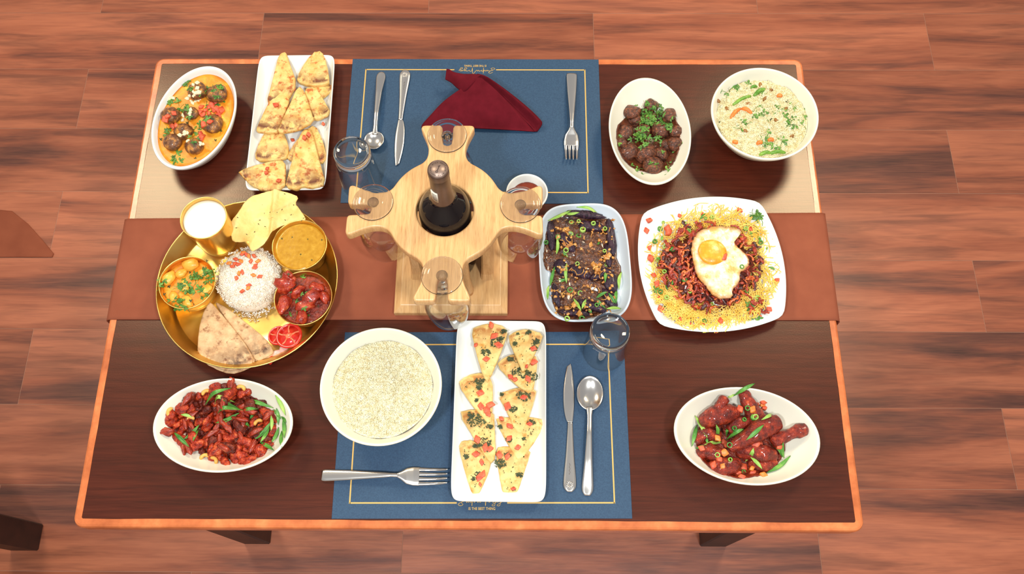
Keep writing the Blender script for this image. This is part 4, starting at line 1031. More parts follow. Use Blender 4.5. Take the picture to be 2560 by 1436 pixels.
def rice_mound():
    c = P(618, 690, TZ+.03); R = .0535; H = .036; n = 3600
    def hz(r): return H*np.clip(1-((r/R)**5), 0, 1)**.5
    V, F = lathe([(0, H)]+[(R*t, float(hz(R*t))) for t in (.2, .4, .6, .75, .86, .93, .97, .99)]+[(R, 0), (0, 0)], 60); V = np.array(V); F = [tuple(reversed(q)) for q in F]
    V[:, :2] *= (1+.02*wob(V, 90, 5))[:, None]
    r = np.random.RandomState(8); u = r.uniform(0, 1, n); t = r.uniform(0, 6.283, n)
    rr = np.where(u < .72, np.sqrt(u/.72)*R*.93, R*r.uniform(.93, 1.0, n)); z = np.where(u < .72, hz(rr)+.0006, r.uniform(.001, H*.85, n))
    p = np.stack([rr*np.cos(t), rr*np.sin(t), z], 1)
    e = 140; a2 = r.normal(-1.2, .45, e); r2 = R+np.abs(r.normal(0, .007, e)); p = np.vstack([p, np.stack([r2*np.cos(a2), r2*np.sin(a2), np.full(e, .0012)], 1)])
    G, GF = grains_mesh(p, None, .0050, .0008, seed=4, flatness=.3); k = len(V)
    o = mk('rice_mound', np.vstack([V, G]), F+[tuple(q+k for q in f) for f in GF], M['rice3']); o.location = (c[0], c[1], T+TZ+.0005)
    own(o, 'moulded mound of white rice in the centre of the thali', 'rice', None, 'stuff')
    for i, (x, y) in enumerate(c2([(590, 575), (635, 580), (640, 545), (680, 560), (690, 505), (720, 510), (740, 520), (780, 520), (755, 560), (810, 560), (790, 595), (785, 610), (665, 655), (690, 645), (645, 690), (775, 668), (825, 678), (740, 745), (735, 765), (690, 790), (615, 600), (700, 495), (660, 585)])):
        q = P(x, y, TZ+H+.002); put('carrot_dice', RNG.choice(TOM if i % 3 else CAR), q, (.0072, .0052, .005), 'orange carrot bit sprinkled on the thali rice', 'carrot', 'carrot bits on the thali rice')
rice_mound()
def papad():
    ol = [(590, 300, .050), (610, 240, .056), (650, 190, .058), (720, 95, .060), (790, 50, .060), (870, 24, .058), (960, 14, .056), (1050, 28, .056), (1115, 55, .056), (1085, 110, .052), (1130, 160, .050), (1183, 250, .047), (1060, 262, .048), (960, 300, .050), (915, 350, .052), (880, 400, .054), (838, 448, .054), (800, 470, .054), (765, 485, .053), (742, 455, .052), (745, 405, .050), (700, 412, .048), (620, 415, .046), (605, 360, .046), (582, 320, .048)]
    pts = [P(x, y, z) for x, y, z in c2(ol)]
    fx = P(*c2([(930, 180)])[0], .055)[0]
    o = slab('papad', pts, .0012, M['papad'], rings=12, step=.004, smooth=1, jag=.008, ztop=lambda V, r: .0026*wob(V*np.array([1, 1, 0]), 95, 6)+.0016*wob(V, 240, 8)+.007*np.exp(-((V[:, 0]-fx)/.004)**2)-.005*np.clip((V[:, 0]-fx)/.03, 0, 1), edge=.1)
    recenter(o); own(o, 'crisp thin papad with cumin specks leaning on the thali rim', 'papad')
    loc = np.array(o.location); r = random.Random(5); V = []; F = []
    for x, y in c2([(765, 140), (840, 120), (855, 190), (650, 220), (710, 165), (720, 350), (820, 240), (860, 290), (1015, 240), (1140, 245), (950, 180), (900, 180), (1010, 40), (760, 75), (600, 265), (590, 295), (640, 300), (990, 160), (1080, 125), (810, 270), (680, 130), (780, 330), (930, 60), (1060, 200), (1155, 225)]):
        q = P(x, y, .0575)-loc; t = r.uniform(0, 6); v, f = tube([q-np.array([math.cos(t), math.sin(t), 0])*.0012, q+np.array([math.cos(t), math.sin(t), 0])*.0012], .0006, 5); k = len(V); V += list(v); F += [tuple(i+k for i in g) for g in f]
    for s in V: s[2] -= .003
    g = mk('cumin_specks', V, F, M['leafdark'], o); g['kind'] = 'stuff'
papad()
def roti(pts, tip, z, label, seed, thick=.0028):
    ol = [P(x, y, z+(.012 if y > 1250 else 0)) for x, y in c2(pts)]; tp = P(*c2([tip])[0], z)
    lo = [q-np.array([0, 0, thick*1.1]) for q in ol]; cen = np.mean(lo, 0); lo = [cen+(q-cen)*1.03+np.array([0, -.002, 0]) for q in lo]
    zt = lambda V, r: .0012*wob(V*np.array([1, 1, 0]), 80, seed)+.003*(1-r**2)
    root = empty('roti', (cen[0], cen[1], T+TZ)); own(root, label, 'roti', 'folded rotis on the thali')
    loc = np.array([cen[0], cen[1], T+TZ])
    for nm, o_, d in (('upper_layer', ol, .0), ('lower_layer', lo, .0)):
        s = slab(nm, [q-loc for q in o_], thick*.8, M['roti'], root, ztop=zt, tip=tp-loc, rings=9, step=.005, jag=.006, seed=seed)
roti([(478, 868), (520, 886), (600, 935), (720, 1030), (868, 1150), (928, 1240), (918, 1272), (790, 1335), (690, 1200), (560, 1000)], (480, 868), .016, 'narrow folded roti wedge tucked under the wider one', 62)
roti([(437, 872), (468, 890), (560, 1000), (700, 1170), (795, 1332), (640, 1398), (540, 1392), (400, 1322), (348, 1250), (352, 1100), (378, 980)], (440, 872), .022, 'wide folded roti wedge overhanging the thali rim', 61)
def tomato_slice(px, py, rpx, z, tilt, label):
    q = P(px, py, z); R = rpx*mpp(px, py, z)
    r = own(empty('tomato_slice', tuple(q)), label, 'tomato', 'tomato slices on the thali'); r.rotation_euler = (tilt, tilt*.6, .4)
    V, F = lathe([(R*.78, .0010), (R*.80, .0022), (R*.95, .0025), (R, .0012), (R*.97, -.0014), (R*.78, -.0016)], 44, close=True); F = [tuple(reversed(f)) for f in F]; mk('skin_ring', V, F, M['tomskin'], r)
    V, F = lathe([(0, .0019), (R*.3, .002), (R*.36, .0012), (R*.79, .0013), (R*.79, -.0013), (0, -.0013)], 40); F = [tuple(reversed(f)) for f in F]; mk('flesh', V, F, M['tomskin'], r)
    for k in range(5):
        a = 2*math.pi*k/5; V, F = tube([(R*.26*math.cos(a), R*.26*math.sin(a), .0018), (R*.55*math.cos(a+.1), R*.55*math.sin(a+.1), .0018), (R*.80*math.cos(a), R*.80*math.sin(a), .0018)], [R*.09, R*.06, R*.08], 6, flat=.35); mk('rib', V, F, M['tomcore'], r)
    V, F = lathe([(0, .0026), (R*.24, .0022), (R*.3, .0012)], 20, 1, .8); F = [tuple(reversed(f)) for f in F]; mk('core', V, F, M['tomcore'], r)
p_ = c2([(965, 1130), (1048, 1132), (945, 1270), (905, 1305), (1010, 1240)])
tomato_slice(*p_[0], 26, TZ+.008, -.1, 'smaller tomato slice peeking from under the larger slice'); tomato_slice(*p_[1], 34, TZ+.015, -.12, 'larger round tomato slice lying on the thali')
for i, k in enumerate((2, 3, 4)):
    q = P(*p_[k], TZ+.006); o = blob('onion_slice', tuple(q), (.0125-.002*i, .007, .0022), M['tomskin'] if i == 1 else M['onion'], 300+i, .12, 2.5, 2, .5+i); own(o, 'red salad slice beside the roti' if i == 1 else 'pink onion slice beside the tomato', 'onion' if i != 1 else 'tomato', 'salad slices on the thali')

# ================================================================== dipping sauce bowl
c = P(1317.5, 483, .030); r_s = 52.5*mpp(1317, 483, .03)
ds_ = dish('sauce_bowl', 'small round white bowl of red-brown dipping sauce behind the rack', 'bowl', c, 0, r_s, r_s, .030, M['porcelain'], base=.5, pw=1.3, th=.003, seg=64, z0=.0022)
liquid('dipping_sauce', ds_, .018, M['soy'], 'thin red-brown dipping sauce in the small bowl', 'sauce', .0001, 2)

# ================================================================== meatballs
c5 = crop(1500, 150, 4.224)
c, rz, a, b = fit_oval(1522, 1727, 196, 464, 1621, .045)
dm = dish('oval_bowl', 'white oval bowl of brown sauced meatballs', 'bowl', c, rz, a, b, .045, M['porcelain_cream'], base=.42, pw=1.7, th=.0042)
def pool(name, d, outline, cr, z, mat, label, seed, amp=.0008, thick=.003):
    """sauce film that follows the inside of the dish and levels out at height z"""
    ol = []
    for x, y in cr(outline): q = d.on(x, y); ol.append(np.array([q[0], q[1], q[2]+.0008]))
    def zt(V, r):
        fl = np.array([d.floor(v[0], v[1]) for v in V])
        return np.maximum(fl+.0012, d.z0+z)+amp*wob(V, 260, seed)*np.minimum(1, (1-r)*5)-V[:, 2]
    o = slab(name, ol, thick, mat, rings=14, step=.005, smooth=2, edge=.6, seed=seed, jag=.02, ztop=zt)
    recenter(o); return own(o, label, 'sauce')
pool('brown_sauce', dm, [(170, 690), (280, 600), (420, 500), (560, 560), (760, 560), (840, 680), (860, 850), (820, 1020), (740, 1150), (560, 1200), (400, 1170), (260, 1080), (180, 930)], c5, .0085, M['brownsauce'], 'dark brown sauce pooled under the meatballs', 5)
MB = [(340, 560, 88), (730, 590, 80), (270, 770, 85), (800, 760, 72), (300, 970, 98), (640, 1000, 80), (790, 890, 80), (450, 760, 82), (560, 1120, 108), (640, 740, 92), (480, 990, 112), (370, 630, 80), (700, 900, 75), (540, 480, 76), (530, 610, 70), (230, 880, 60)]
ML = {13: 'topmost meatball of the heap towards the bare end of the oval bowl', 8: 'large meatball at the end of the heap farthest from the bare china', 10: 'largest meatball in the oval bowl with one coriander leaf', 1: 'meatball against the bowl side facing the vegetable rice, nearest the bare china'}
for i, (x, y, r) in enumerate(c5(MB)):
    rr = 1.08*r/4.224*mpp(1624, 331, .04); food(dm, 'meatball', x, y, (rr, rr*.92, rr*.8), M['meatball'], ML.get(i, 'glossy brown meatball in the heap in the oval bowl'), 'meatball', 'meatballs in the oval bowl', 400+i, amp=.11, freq=3.5, rz=i)
scatter(dm, c5(cluster([(480, 640), (560, 580), (450, 830), (400, 800), (370, 850), (620, 520), (700, 650), (640, 600), (740, 690), (530, 500), (510, 700), (600, 860), (480, 560), (420, 760), (480, 860), (560, 680)], 8, 58, 11)+[(860, 880), (790, 970), (650, 970), (740, 1120), (720, 1180), (690, 1160), (400, 1150), (330, 1120), (590, 1110), (540, 1100), (440, 930), (230, 800), (200, 880), (370, 490), (280, 600), (770, 600), (455, 1210), (390, 1180), (760, 1080)]), 'coriander_leaf', LEAF, .0074, 'chopped coriander sprinkled on the meatballs', 'herb', 'coriander on the meatballs')

# ================================================================== vegetable rice bowl
c = P(1911, 284, .082); r_b = 134*mpp(1911, 284, .082)
dv = dish('rice_bowl', 'deep round white bowl of vegetable rice with coriander', 'bowl', c, 0, r_b, r_b, .082, M['porcelain_cream'], base=.45, pw=1.25, th=.0042, seg=90)
rice_fill('vegetable_rice', dv, .064, .010, 6500, M['rice2'], 'steamed vegetable rice filling the deep bowl', 21, .003)
def pod(d, p0, p1, rad, mat, name, label, cat, group):
    a_, b_ = d.on(*p0), d.on(*p1); mm = (a_+b_)/2+np.array([0, .002, .002]); V, F = tube(spline([a_, mm, b_], 9), [rad*.5, rad*.85, rad, rad*1.05, rad, rad*1.05, rad, rad*.85, rad*.5], 8, amp=.12, freq=500)
    o = mk(name, V+np.array([0, 0, rad*.4]), F, mat); recenter(o); own(o, label, cat, group)
VG = 'vegetables in the rice bowl'
for p0, p1, rd in (((1400, 480), (1590, 385), .0032), ((1620, 385), (1740, 310), .0036), ((1680, 1010), (1800, 985), .0034), ((1790, 995), (1955, 985), .0034), ((1590, 300), (1660, 295), .0026)):
    pod(dv, *c5([p0, p1]), rd, M['bean'], 'green_bean', 'cut green bean lying on the vegetable rice', 'bean', VG)
for p0, p1 in (((1375, 620), (1480, 520)), ((1490, 520), (1600, 570)), ((1870, 395), (1915, 395)), ((1770, 860), (1830, 860)), ((1650, 895), (1710, 885)), ((1400, 880), (1450, 890))):
    pod(dv, *c5([p0, p1]), .0034, M['carrot'], 'carrot_stick', 'orange carrot stick lying on the vegetable rice', 'carrot', VG)
for i, (x, y) in enumerate(c5([(1560, 465), (1740, 410), (1340, 520), (1530, 750), (2030, 810), (1690, 265), (1245, 430), (1800, 320), (1960, 520), (1860, 640)])):
    q = dv.on(x, y); o = blob('raisin', tuple(q), (.0055, .0034, .003), M['raisin'], 500+i, .15, 3, 2, i*.9); own(o, 'brown raisin on the vegetable rice', 'raisin', 'raisins in the rice bowl')
scatter(dv, c5(cluster([(1650, 560), (1720, 580), (1850, 540), (1920, 570), (2000, 640), (1740, 860), (1810, 920), (1910, 830), (1440, 290), (1680, 340), (2020, 510), (2000, 690), (1730, 790)], 3, 42, 13)+[(1285, 330), (1360, 360), (1560, 260), (2190, 510), (2060, 690), (1480, 720), (1540, 690), (1500, 660), (2130, 680), (1700, 480), (2150, 590)]), 'coriander_leaf', LEAF, .0090, 'coriander leaf on the vegetable rice', 'herb', 'coriander on the vegetable rice')
scatter(dv, c5([(1470, 235), (1350, 300), (1980, 450), (1840, 470), (1270, 660), (1880, 660), (1780, 580), (1810, 640), (1560, 300)]), 'dark_herb_leaf', LEAFD, .0044, 'dark herb bit on the vegetable rice', 'herb', 'dark herbs on the vegetable rice')

# ================================================================== plain rice bowl
c = P(952.5, 965, .075); r_b = 152.5*mpp(952, 965, .075)
dr = dish('rice_bowl', 'large round white bowl of plain white rice', 'bowl', c, 0, r_b, r_b, .075, M['porcelain_cream'], base=.42, pw=1.3, th=.004, seg=90)
rice_fill('plain_rice', dr, .056, .012, 8500, M['rice'], 'plain white rice filling the large round bowl', 31, .0028, .0054)

# ================================================================== eggplant platter
c6 = crop(1330, 480, 3.779)
c = P(1461.5, 654, .024)
de = dish('oblong_platter', 'bluish white oblong platter of eggplant in garlic sauce', 'plate', c, math.radians(2.5), 114*mpp(1461, 654, .024), .1065, .024, M['porcelain_blue'], n=3.6, base=.78, pw=1.7, th=.0034, seg=100)
pool('garlic_sauce', de, [(150, 300), (260, 210), (420, 165), (600, 200), (740, 270), (770, 380), (800, 520), (800, 640), (850, 740), (800, 900), (790, 1060), (700, 1140), (560, 1195), (400, 1215), (270, 1180), (190, 1060), (180, 900), (190, 760), (110, 720), (105, 560), (130, 420)], c6, .0085, M['garlicsauce'], 'brown garlic sauce spread over the eggplant platter', 9, .0024, .003)
for i, (x, y, L, w_, a_) in enumerate([(500, 215, 190, 46, 8), (180, 400, 170, 50, 86), (745, 430, 200, 52, 85), (720, 600, 130, 44, 88), (440, 760, 120, 60, 25), (280, 720, 90, 70, 60), (740, 840, 120, 80, 70), (640, 780, 110, 50, -30), (560, 1080, 150, 50, 20), (730, 1010, 110, 60, 60), (400, 1150, 160, 44, 5), (230, 980, 120, 40, 80), (560, 330, 130, 60, 10), (330, 480, 120, 60, 60)]):
    k = mpp(1461, 654, .02)/3.779; (px, py), = c6([(x, y)])
    food(de, 'eggplant_piece', px, py, (L*k, w_*k*.9, .0068), M['eggplant'], 'glossy dark purple eggplant strip in garlic sauce', 'eggplant', 'eggplant on the oblong platter', 600+i, amp=.10, freq=5, rz=-math.radians(a_))
EG = 'garnish on the eggplant'
r_ = random.Random(17)
pts = [(r_.uniform(180, 780), r_.uniform(260, 1160)) for _ in range(250)]
scatter(de, c6(pts), 'garlic_bit', GAR, .0036, 'chopped golden garlic bit on the eggplant', 'garlic', EG, jit=.4)
scatter(de, c6([(555, 505), (330, 360), (700, 620), (730, 600), (395, 1070), (450, 1155), (640, 690), (600, 720), (580, 690), (620, 740), (330, 1100), (245, 430)]), 'garlic_bit', GAR, .0075, 'large golden garlic chunk on the eggplant', 'garlic', EG)
for p0, p1 in [((150, 280), (370, 180)), ((300, 210), (445, 200)), ((420, 150), (640, 232)), ((235, 430), (230, 600)), ((300, 570), (340, 660)), ((325, 680), (325, 870)), ((180, 860), (370, 820)), ((215, 710), (170, 900)), ((160, 890), (150, 1020)), ((390, 1010), (465, 1130)), ((605, 1010), (710, 950)), ((610, 1020), (700, 1120)), ((700, 1110), (840, 1110)), ((720, 960), (790, 1090)), ((690, 860), (715, 750)), ((845, 760), (820, 930)), ((800, 930), (795, 1060)), ((470, 1110), (510, 1020)), ((640, 490), (610, 490)), ((530, 1120), (560, 1150)), ((300, 560), (310, 610))]:
    q = c6([p0, p1]); scallion(de, q[0], q[1], 'green scallion strip lying on the eggplant', EG, .0027, M['green2'] if RNG.random() < .5 else M['green'], bow=RNG.uniform(-.08, .08))
scatter(de, c6([(440, 280), (580, 300), (480, 360), (370, 400), (245, 430), (685, 560), (640, 495), (430, 680), (705, 690), (360, 930), (330, 1200), (470, 1200), (610, 1070), (440, 420), (135, 480), (370, 290), (690, 350), (455, 960), (320, 555)]), 'scallion_ring', RINGG, .0085, 'green scallion ring on the eggplant', 'scallion', EG)
V = []; F = []
for i in range(70):
    x, y = r_.uniform(200, 740), r_.uniform(280, 1120); a_ = r_.uniform(0, 6.28); pp = [de.on(*c6([(x+math.cos(a_+.35*j)*j*26, y+math.sin(a_+.35*j)*j*26)])[0])+np.array([0, 0, .0012]) for j in range(4)]
    v, f = tube(spline(pp, 10), .0008, 5); k = len(V); V += list(v); F += [tuple(q+k for q in g) for g in f]
o = mk('mushroom_strands', V, F, M['garlic']); recenter(o); own(o, 'thin brown mushroom strands mixed into the eggplant sauce', 'mushroom', None, 'stuff')

# ================================================================== noodle plate with fried egg
cq = [P(*q, .020) for q in ((1606, 533), (1900, 506), (1959, 792), (1647, 814))]
def square_plate():
    q = np.array(cq); c = q.mean(0); V = []; F = []; per = 24
    ring = []
    for i in range(4):
        a_, b_ = q[i]-c, q[(i+1) % 4]-c; mid = (a_+b_)/2; out = mid/np.linalg.norm(mid)
        for k in range(per):
            t = k/per; bul = .019*(1-(2*t-1)**2)
            ring.append((a_+(b_-a_)*t+out*bul)[:2])
    ring = np.array(ring)
    for _ in range(2):
        ring = .25*np.roll(ring, 1, 0)+.5*ring+.25*np.roll(ring, -1, 0)
    prof = [(.3, .005), (.6, .005), (.72, .0056), (.80, .0085), (.88, .0135), (.95, .0182), (.985, .0205), (.995, .0208), (1, .0198), (.985, .0165), (.92, .012), (.82, .005), (.70, .0015), (.60, .0015), (.59, 0), (.56, 0), (.55, .0018), (.3, .0018)]
    n = len(ring); V.append((0, 0, .005))
    for s, z in prof: V += [(p[0]*s, p[1]*s, z) for p in ring]
    V.append((0, 0, .0018))
    F += [(0, 1+(i+1) % n, 1+i) for i in range(n)]
    for k in range(len(prof)-1):
        for i in range(n): j = (i+1) % n; F.append((1+k*n+i, 1+k*n+j, 1+(k+1)*n+j, 1+(k+1)*n+i))
    l = len(V)-1; k = len(prof)-1; F += [(l, 1+k*n+i, 1+k*n+(i+1) % n) for i in range(n)]
    o = mk('square_plate', V, F, M['porcelain']); o.location = (c[0], c[1], T+.0016)
    own(o, 'white rounded square plate of crispy noodles topped with a fried egg', 'plate'); return c, o
nc, no = square_plate()
dn = Dish(); dn.items = []; dn.c = nc[:2]; dn.z0 = T+.0016; NZ0 = dn.z0
def nfloor(x, y):
    r = math.hypot(x-nc[0], y-nc[1]); return NZ0+.0055+max(0, (r-.098)/.03)*.012
mound = P(*c6([(1690, 690)])[0], .025)
def nmound(x, y):
    r = math.hypot((x-mound[0])/.098, (y-mound[1])/.090); return NZ0+.010+.024*max(0, 1-r*r)
def ntop(x, y):
    z = max(nfloor(x, y)+(.0065 if math.hypot((x-mound[0])/.104, (y-mound[1])/.096) < 1 else 0), nmound(x, y) if math.hypot((x-mound[0])/.085, (y-mound[1])/.078) < 1 else 0)
    for (cx, cy, cz, rx, ry, rr) in dn.items:
        q = ((x-cx)/rx)**2+((y-cy)/ry)**2
        if q < 1: z = max(z, cz+rr*math.sqrt(1-q))
    return z
dn.topz = ntop
def non(px, py):
    z = .02
    for _ in range(5): q = P(px, py, z); z = ntop(q[0], q[1])-T
    return P(px, py, z)
dn.on = non
def noodles():
    r = random.Random(23); V = []; F = []
    cx, cy = 1700, 715
    for i in range(900):
        a_ = r.uniform(0, 6.283); d_ = r.uniform(.55, 1.0)*(1 if r.random() < .8 else 1.06)
        ex, ey = 600, 560
        if 2.5 < a_ < 4.0 and r.random() < .55: continue
        if 2.5 < a_ < 4.0: ex = 560
        x, y = cx+ex*d_*math.cos(a_), cy+ey*d_*math.sin(a_)
        if r.random() < .18: x, y = 1400+r.uniform(-90, 260), 1050+r.uniform(-70, 80)
        th = a_+math.pi/2+r.gauss(0, .75); cur = r.gauss(0, .24); L = r.randint(8, 15); pts = []
        for j in range(L):
            q = P(*c6([(x, y)])[0], .02); zz = nfloor(q[0], q[1])-T+.0015+.008*abs(math.sin(i*1.7+j*.5))*(.35+.65*r.random())*max(.15, 1.25-d_)*1.6
            rr_ = math.hypot((x-cx)/660, (y-cy)/620)
            if rr_ > 1: break
            pts.append(P(*c6([(x, y)])[0], zz)); x += 38*math.cos(th); y += 38*math.sin(th); th += cur+r.gauss(0, .16)
        if len(pts) < 4: continue
        v, f = tube(spline(pts, len(pts)*2), .00072, 5); k = len(V); V += list(v); F += [tuple(q+k for q in g) for g in f]
    o = mk('noodles', V, F, M['noodle']); recenter(o); own(o, 'crispy yellow fried noodles spread around the square plate', 'noodles', None, 'stuff')
noodles()
V, F = lathe([(0, .024)]+[(t, .024*(1-t*t)) for t in np.linspace(.1, .98, 12)]+[(1.0, -.008), (0, -.008)], 60, .082, .075); V = np.array(V); F = [tuple(reversed(q)) for q in F]
V[:, 2] += .0022*wob(V, 170, 3)+.0015*wob(V, 420, 5)-.003; V[:, :2] *= (1+.06*wob(V, 60, 9))[:, None]
sm = mk('stir_fry_sauce', V, F, M['chilli2']); sm.location = (mound[0], mound[1], NZ0+.0095); own(sm, 'red sauced heap under the shredded stir-fry on noodles', 'stir fry', None, 'stuff')
r_ = random.Random(29); n_ = 0
SG = 'shredded stir-fry on the noodles'
for i in range(298):
    a_ = r_.uniform(0, 6.283); d_ = math.sqrt(r_.uniform(.10, 1.0)); x, y = 1690+475*d_*math.cos(a_), 690+425*d_*math.sin(a_)
    if i > 284: x, y = 2130+r_.uniform(-70, 70), 1110+r_.uniform(-60, 70)
    k = r_.random(); mt, nm, lb = (M['sf_red'], 'meat_strip', 'red shredded strip in the noodle stir-fry') if k < .60 else ((M['sf_dark'], 'mushroom_piece', 'dark shredded piece in the noodle stir-fry') if k < .80 else (M['sf_orange'], 'carrot_shred', 'orange carrot shred in the noodle stir-fry'))
    th = r_.uniform(0, 6.28); L = r_.uniform(50, 105); cu = r_.gauss(0, .38)
    pp = []
    for j in range(4):
        q = non(*c6([(x+math.cos(th+cu*j)*L*(j-1.5)/1.5*.6, y+math.sin(th+cu*j)*L*(j-1.5)/1.5*.6)])[0]); pp.append(q+np.array([0, 0, .0015+.0035*r_.random()]))
    wd = (r_.uniform(.0016, .0030) if nm != 'mushroom_piece' else r_.uniform(.0020, .0034)) * (1.0 if nm != 'carrot_shred' else .8)
    v, f = tube(spline(pp, 12), [wd*.4]+[wd*r_.uniform(.55, 1.35) for _ in range(10)]+[wd*.4], 8, flat=.42, amp=.38, freq=900, seed=i)
    o = mk(nm, v, f, mt); recenter(o); own(o, lb, 'stir fry', SG)
def fried_egg():
    ol = [(1540, 410), (1580, 362), (1640, 345), (1740, 318), (1830, 328), (1900, 330), (1962, 340), (1983, 375), (1960, 412), (1905, 425), (1925, 500), (1990, 560), (2042, 605), (2057, 690), (2010, 735), (1968, 755), (1962, 850), (1890, 930), (1900, 995), (1800, 1008), (1720, 985), (1650, 900), (1570, 810), (1530, 690), (1503, 560), (1520, 460)]
    z = .047; pts = [P(x, y, z-(.007 if (y > 930 or y < 350) else .002)) for x, y in c6(ol)]
    cen = np.mean(pts, 0); loc = np.array([cen[0], cen[1], cen[2]-.003]); root = own(empty('fried_egg', tuple(loc)), 'fried egg with browned edges on top of the noodles', 'egg')
    slab('egg_white', [q-loc for q in pts], .003, M['eggwhite'], root, rings=14, step=.003, smooth=1, jag=.02, seed=4, edge=.35, ztop=lambda V, r: .0017*wob(V, 190, 12)+.0008*wob(V, 500, 13)+.0035*(1-r**2))
    y_ = P(*c6([(1705, 560)])[0], z+.006)-loc
    v, f = ico(4); v = v*np.array([.0235, .0225, .0070])*(1+.05*wob(v, 4, 7))[:, None]; mk('yolk', v+(y_-np.array([0, 0, .0035])), f, M['yolk'], root)
    dn.items.append((cen[0], cen[1], cen[2]-.004, .036, .05, .008))
fried_egg()
NG = 'garnish on the noodle plate'
scatter(dn, c6([(1960, 175), (1600, 200), (1395, 230), (1280, 350), (1290, 385), (1100, 540), (1105, 270), (1080, 370), (1150, 790), (1120, 630), (1200, 1020), (1215, 1110), (1405, 1225), (1500, 1270), (1595, 1260), (1735, 1310), (1780, 1220), (1980, 1220), (2330, 845), (1950, 470), (1990, 455), (1810, 620), (1240, 820), (2070, 350), (2240, 1110), (1180, 870)]), 'tomato_dice', TOM, .0085, 'red tomato dice scattered on the noodle plate', 'tomato', NG)
scatter(dn, c6([(1440, 300), (1480, 370), (1330, 545), (1160, 470), (1190, 640), (1085, 715), (1250, 755), (1330, 780), (1215, 945), (1150, 965), (1270, 1000), (1320, 1140), (1440, 835), (1490, 940), (1700, 1060), (1550, 1110), (2030, 940), (2130, 1000), (2170, 1105), (2160, 480), (2140, 440), (2030, 300), (2020, 350), (1640, 250), (1700, 240), (1400, 260), (1240, 290), (1210, 350), (1045, 672), (1080, 655), (1630, 1220), (1930, 1270), (2280, 720), (2050, 780), (1810, 180), (1980, 710), (1275, 1075), (1375, 1180), (1260, 520)]), 'scallion_ring', RINGG, .0072, 'green scallion ring scattered on the noodle plate', 'scallion', NG)
scatter(dn, c6(cluster([(2110, 200), (2150, 240), (2100, 370), (1640, 1270), (2120, 1120), (2060, 1080), (1120, 930), (2250, 500), (2120, 1210)], 4, 34, 31)), 'coriander_leaf', LEAF, .0085, 'coriander leaf on the noodle plate', 'herb', NG)
for p0, p1 in [((1480, 160), (1510, 175)), ((1580, 270), (1640, 210)), ((1230, 420), (1220, 470)), ((1180, 620), (1205, 650)), ((1320, 890), (1350, 790)), ((2230, 715), (2320, 745)), ((1460, 400), (1490, 360)), ((1290, 560), (1370, 530)), ((1260, 880), (1280, 930)), ((2130, 430), (2155, 480))]:
    q = c6([p0, p1]); scallion(dn, q[0], q[1], 'green scallion strip on the noodle plate', NG, .0022)

# ================================================================== chilli chicken with cashews
c7 = crop(370, 930, 3.3684)
c, rz, a, b = fit_oval(383, 733, 947, 1183, 558, .042)
dc = dish('oval_dish', 'white oval dish of red chilli chicken with cashews', 'dish', c, rz, a, b, .042, M['porcelain_cream'], base=.50, pw=1.8, th=.0042)
pool('red_sauce', dc, [(160, 500), (230, 300), (420, 190), (650, 140), (880, 190), (1020, 330), (1050, 480), (960, 650), (800, 740), (600, 730), (420, 640), (260, 560)], c7, .0075, M['redsauce'], 'red sauce coating the oval chilli chicken dish', 15)
r_ = random.Random(41)
out = np.array([(140, 500), (180, 330), (340, 200), (520, 150), (690, 95), (860, 170), (1000, 280), (1060, 430), (1040, 560), (980, 690), (860, 760), (720, 780), (560, 740), (430, 700), (330, 600), (220, 560)])
def inside(x, y, poly):
    k = False; j = len(poly)-1
    for i in range(len(poly)):
        if (poly[i][1] > y) != (poly[j][1] > y) and x < (poly[j][0]-poly[i][0])*(y-poly[i][1])/(poly[j][1]-poly[i][1])+poly[i][0]: k = not k
        j = i
    return k
cands = []
while len(cands) < 75:
    x, y = r_.uniform(130, 1060), r_.uniform(90, 790)
    if inside(x, y, out) and all(math.hypot(x-u, y-v) > 56 for u, v in cands): cands.append((x, y))
    elif r_.random() < .0006: break
cands.sort(key=lambda p: -math.hypot((p[0]-600)/460, (p[1]-440)/340))
for i, (x, y) in enumerate(cands):
    (px, py), = c7([(x, y)]); s = r_.uniform(.0095, .0155); far = math.hypot((x-600)/460, (y-440)/340)
    food(dc, 'chicken_piece', px, py, (s, s*r_.uniform(.5, .75), s*r_.uniform(.45, .65)), M['chilli'] if r_.random() < .68 else M['chilli2'], 'saucy red chilli chicken piece in the oval dish', 'chicken', 'chilli chicken pieces', 700+i, amp=.30, freq=3.0, rz=r_.uniform(0, 3.1), tilt=r_.gauss(0, .25))
for (x, y, a_) in [(700, 110, 70), (160, 500, 10), (1020, 360, 40), (330, 230, 60), (640, 640, 150)]+[(r_.uniform(300, 940), r_.uniform(220, 660), r_.uniform(0, 180)) for _ in range(26)]:
    (px, py), = c7([(x, y)]); food(dc, 'pepper_piece', px, py, (.011, .004, .0035), M['sf_red'], 'red pepper strip in the chilli chicken', 'pepper', 'pepper strips in the chilli chicken', int(x), amp=.32, freq=2.2, rz=math.radians(a_))
for i, (x, y, a_) in enumerate([(500, 195, .4), (208, 345, 1.3), (360, 420, .2), (940, 445, .5), (545, 760, -.9), (485, 738, .3), (780, 160, -.4)]):
    q = dc.on(*c7([(x, y)])[0]); R_ = .0062; p = [(R_*math.cos(t), R_*math.sin(t), 0) for t in np.linspace(.3, 3.0, 11)]
    V, F = tube(p, [.0012, .0024, .0029, .0031, .0030, .0028, .0028, .0030, .0030, .0025, .0012], 9); o = mk('cashew', V, F, M['nut'], loc=tuple(q+np.array([0, 0, .0025]))); o.rotation_euler = (.1, .1, a_); own(o, 'golden curved cashew nut among the chilli chicken', 'cashew', 'cashews in the chilli chicken')
CG = 'scallions on the chilli chicken'
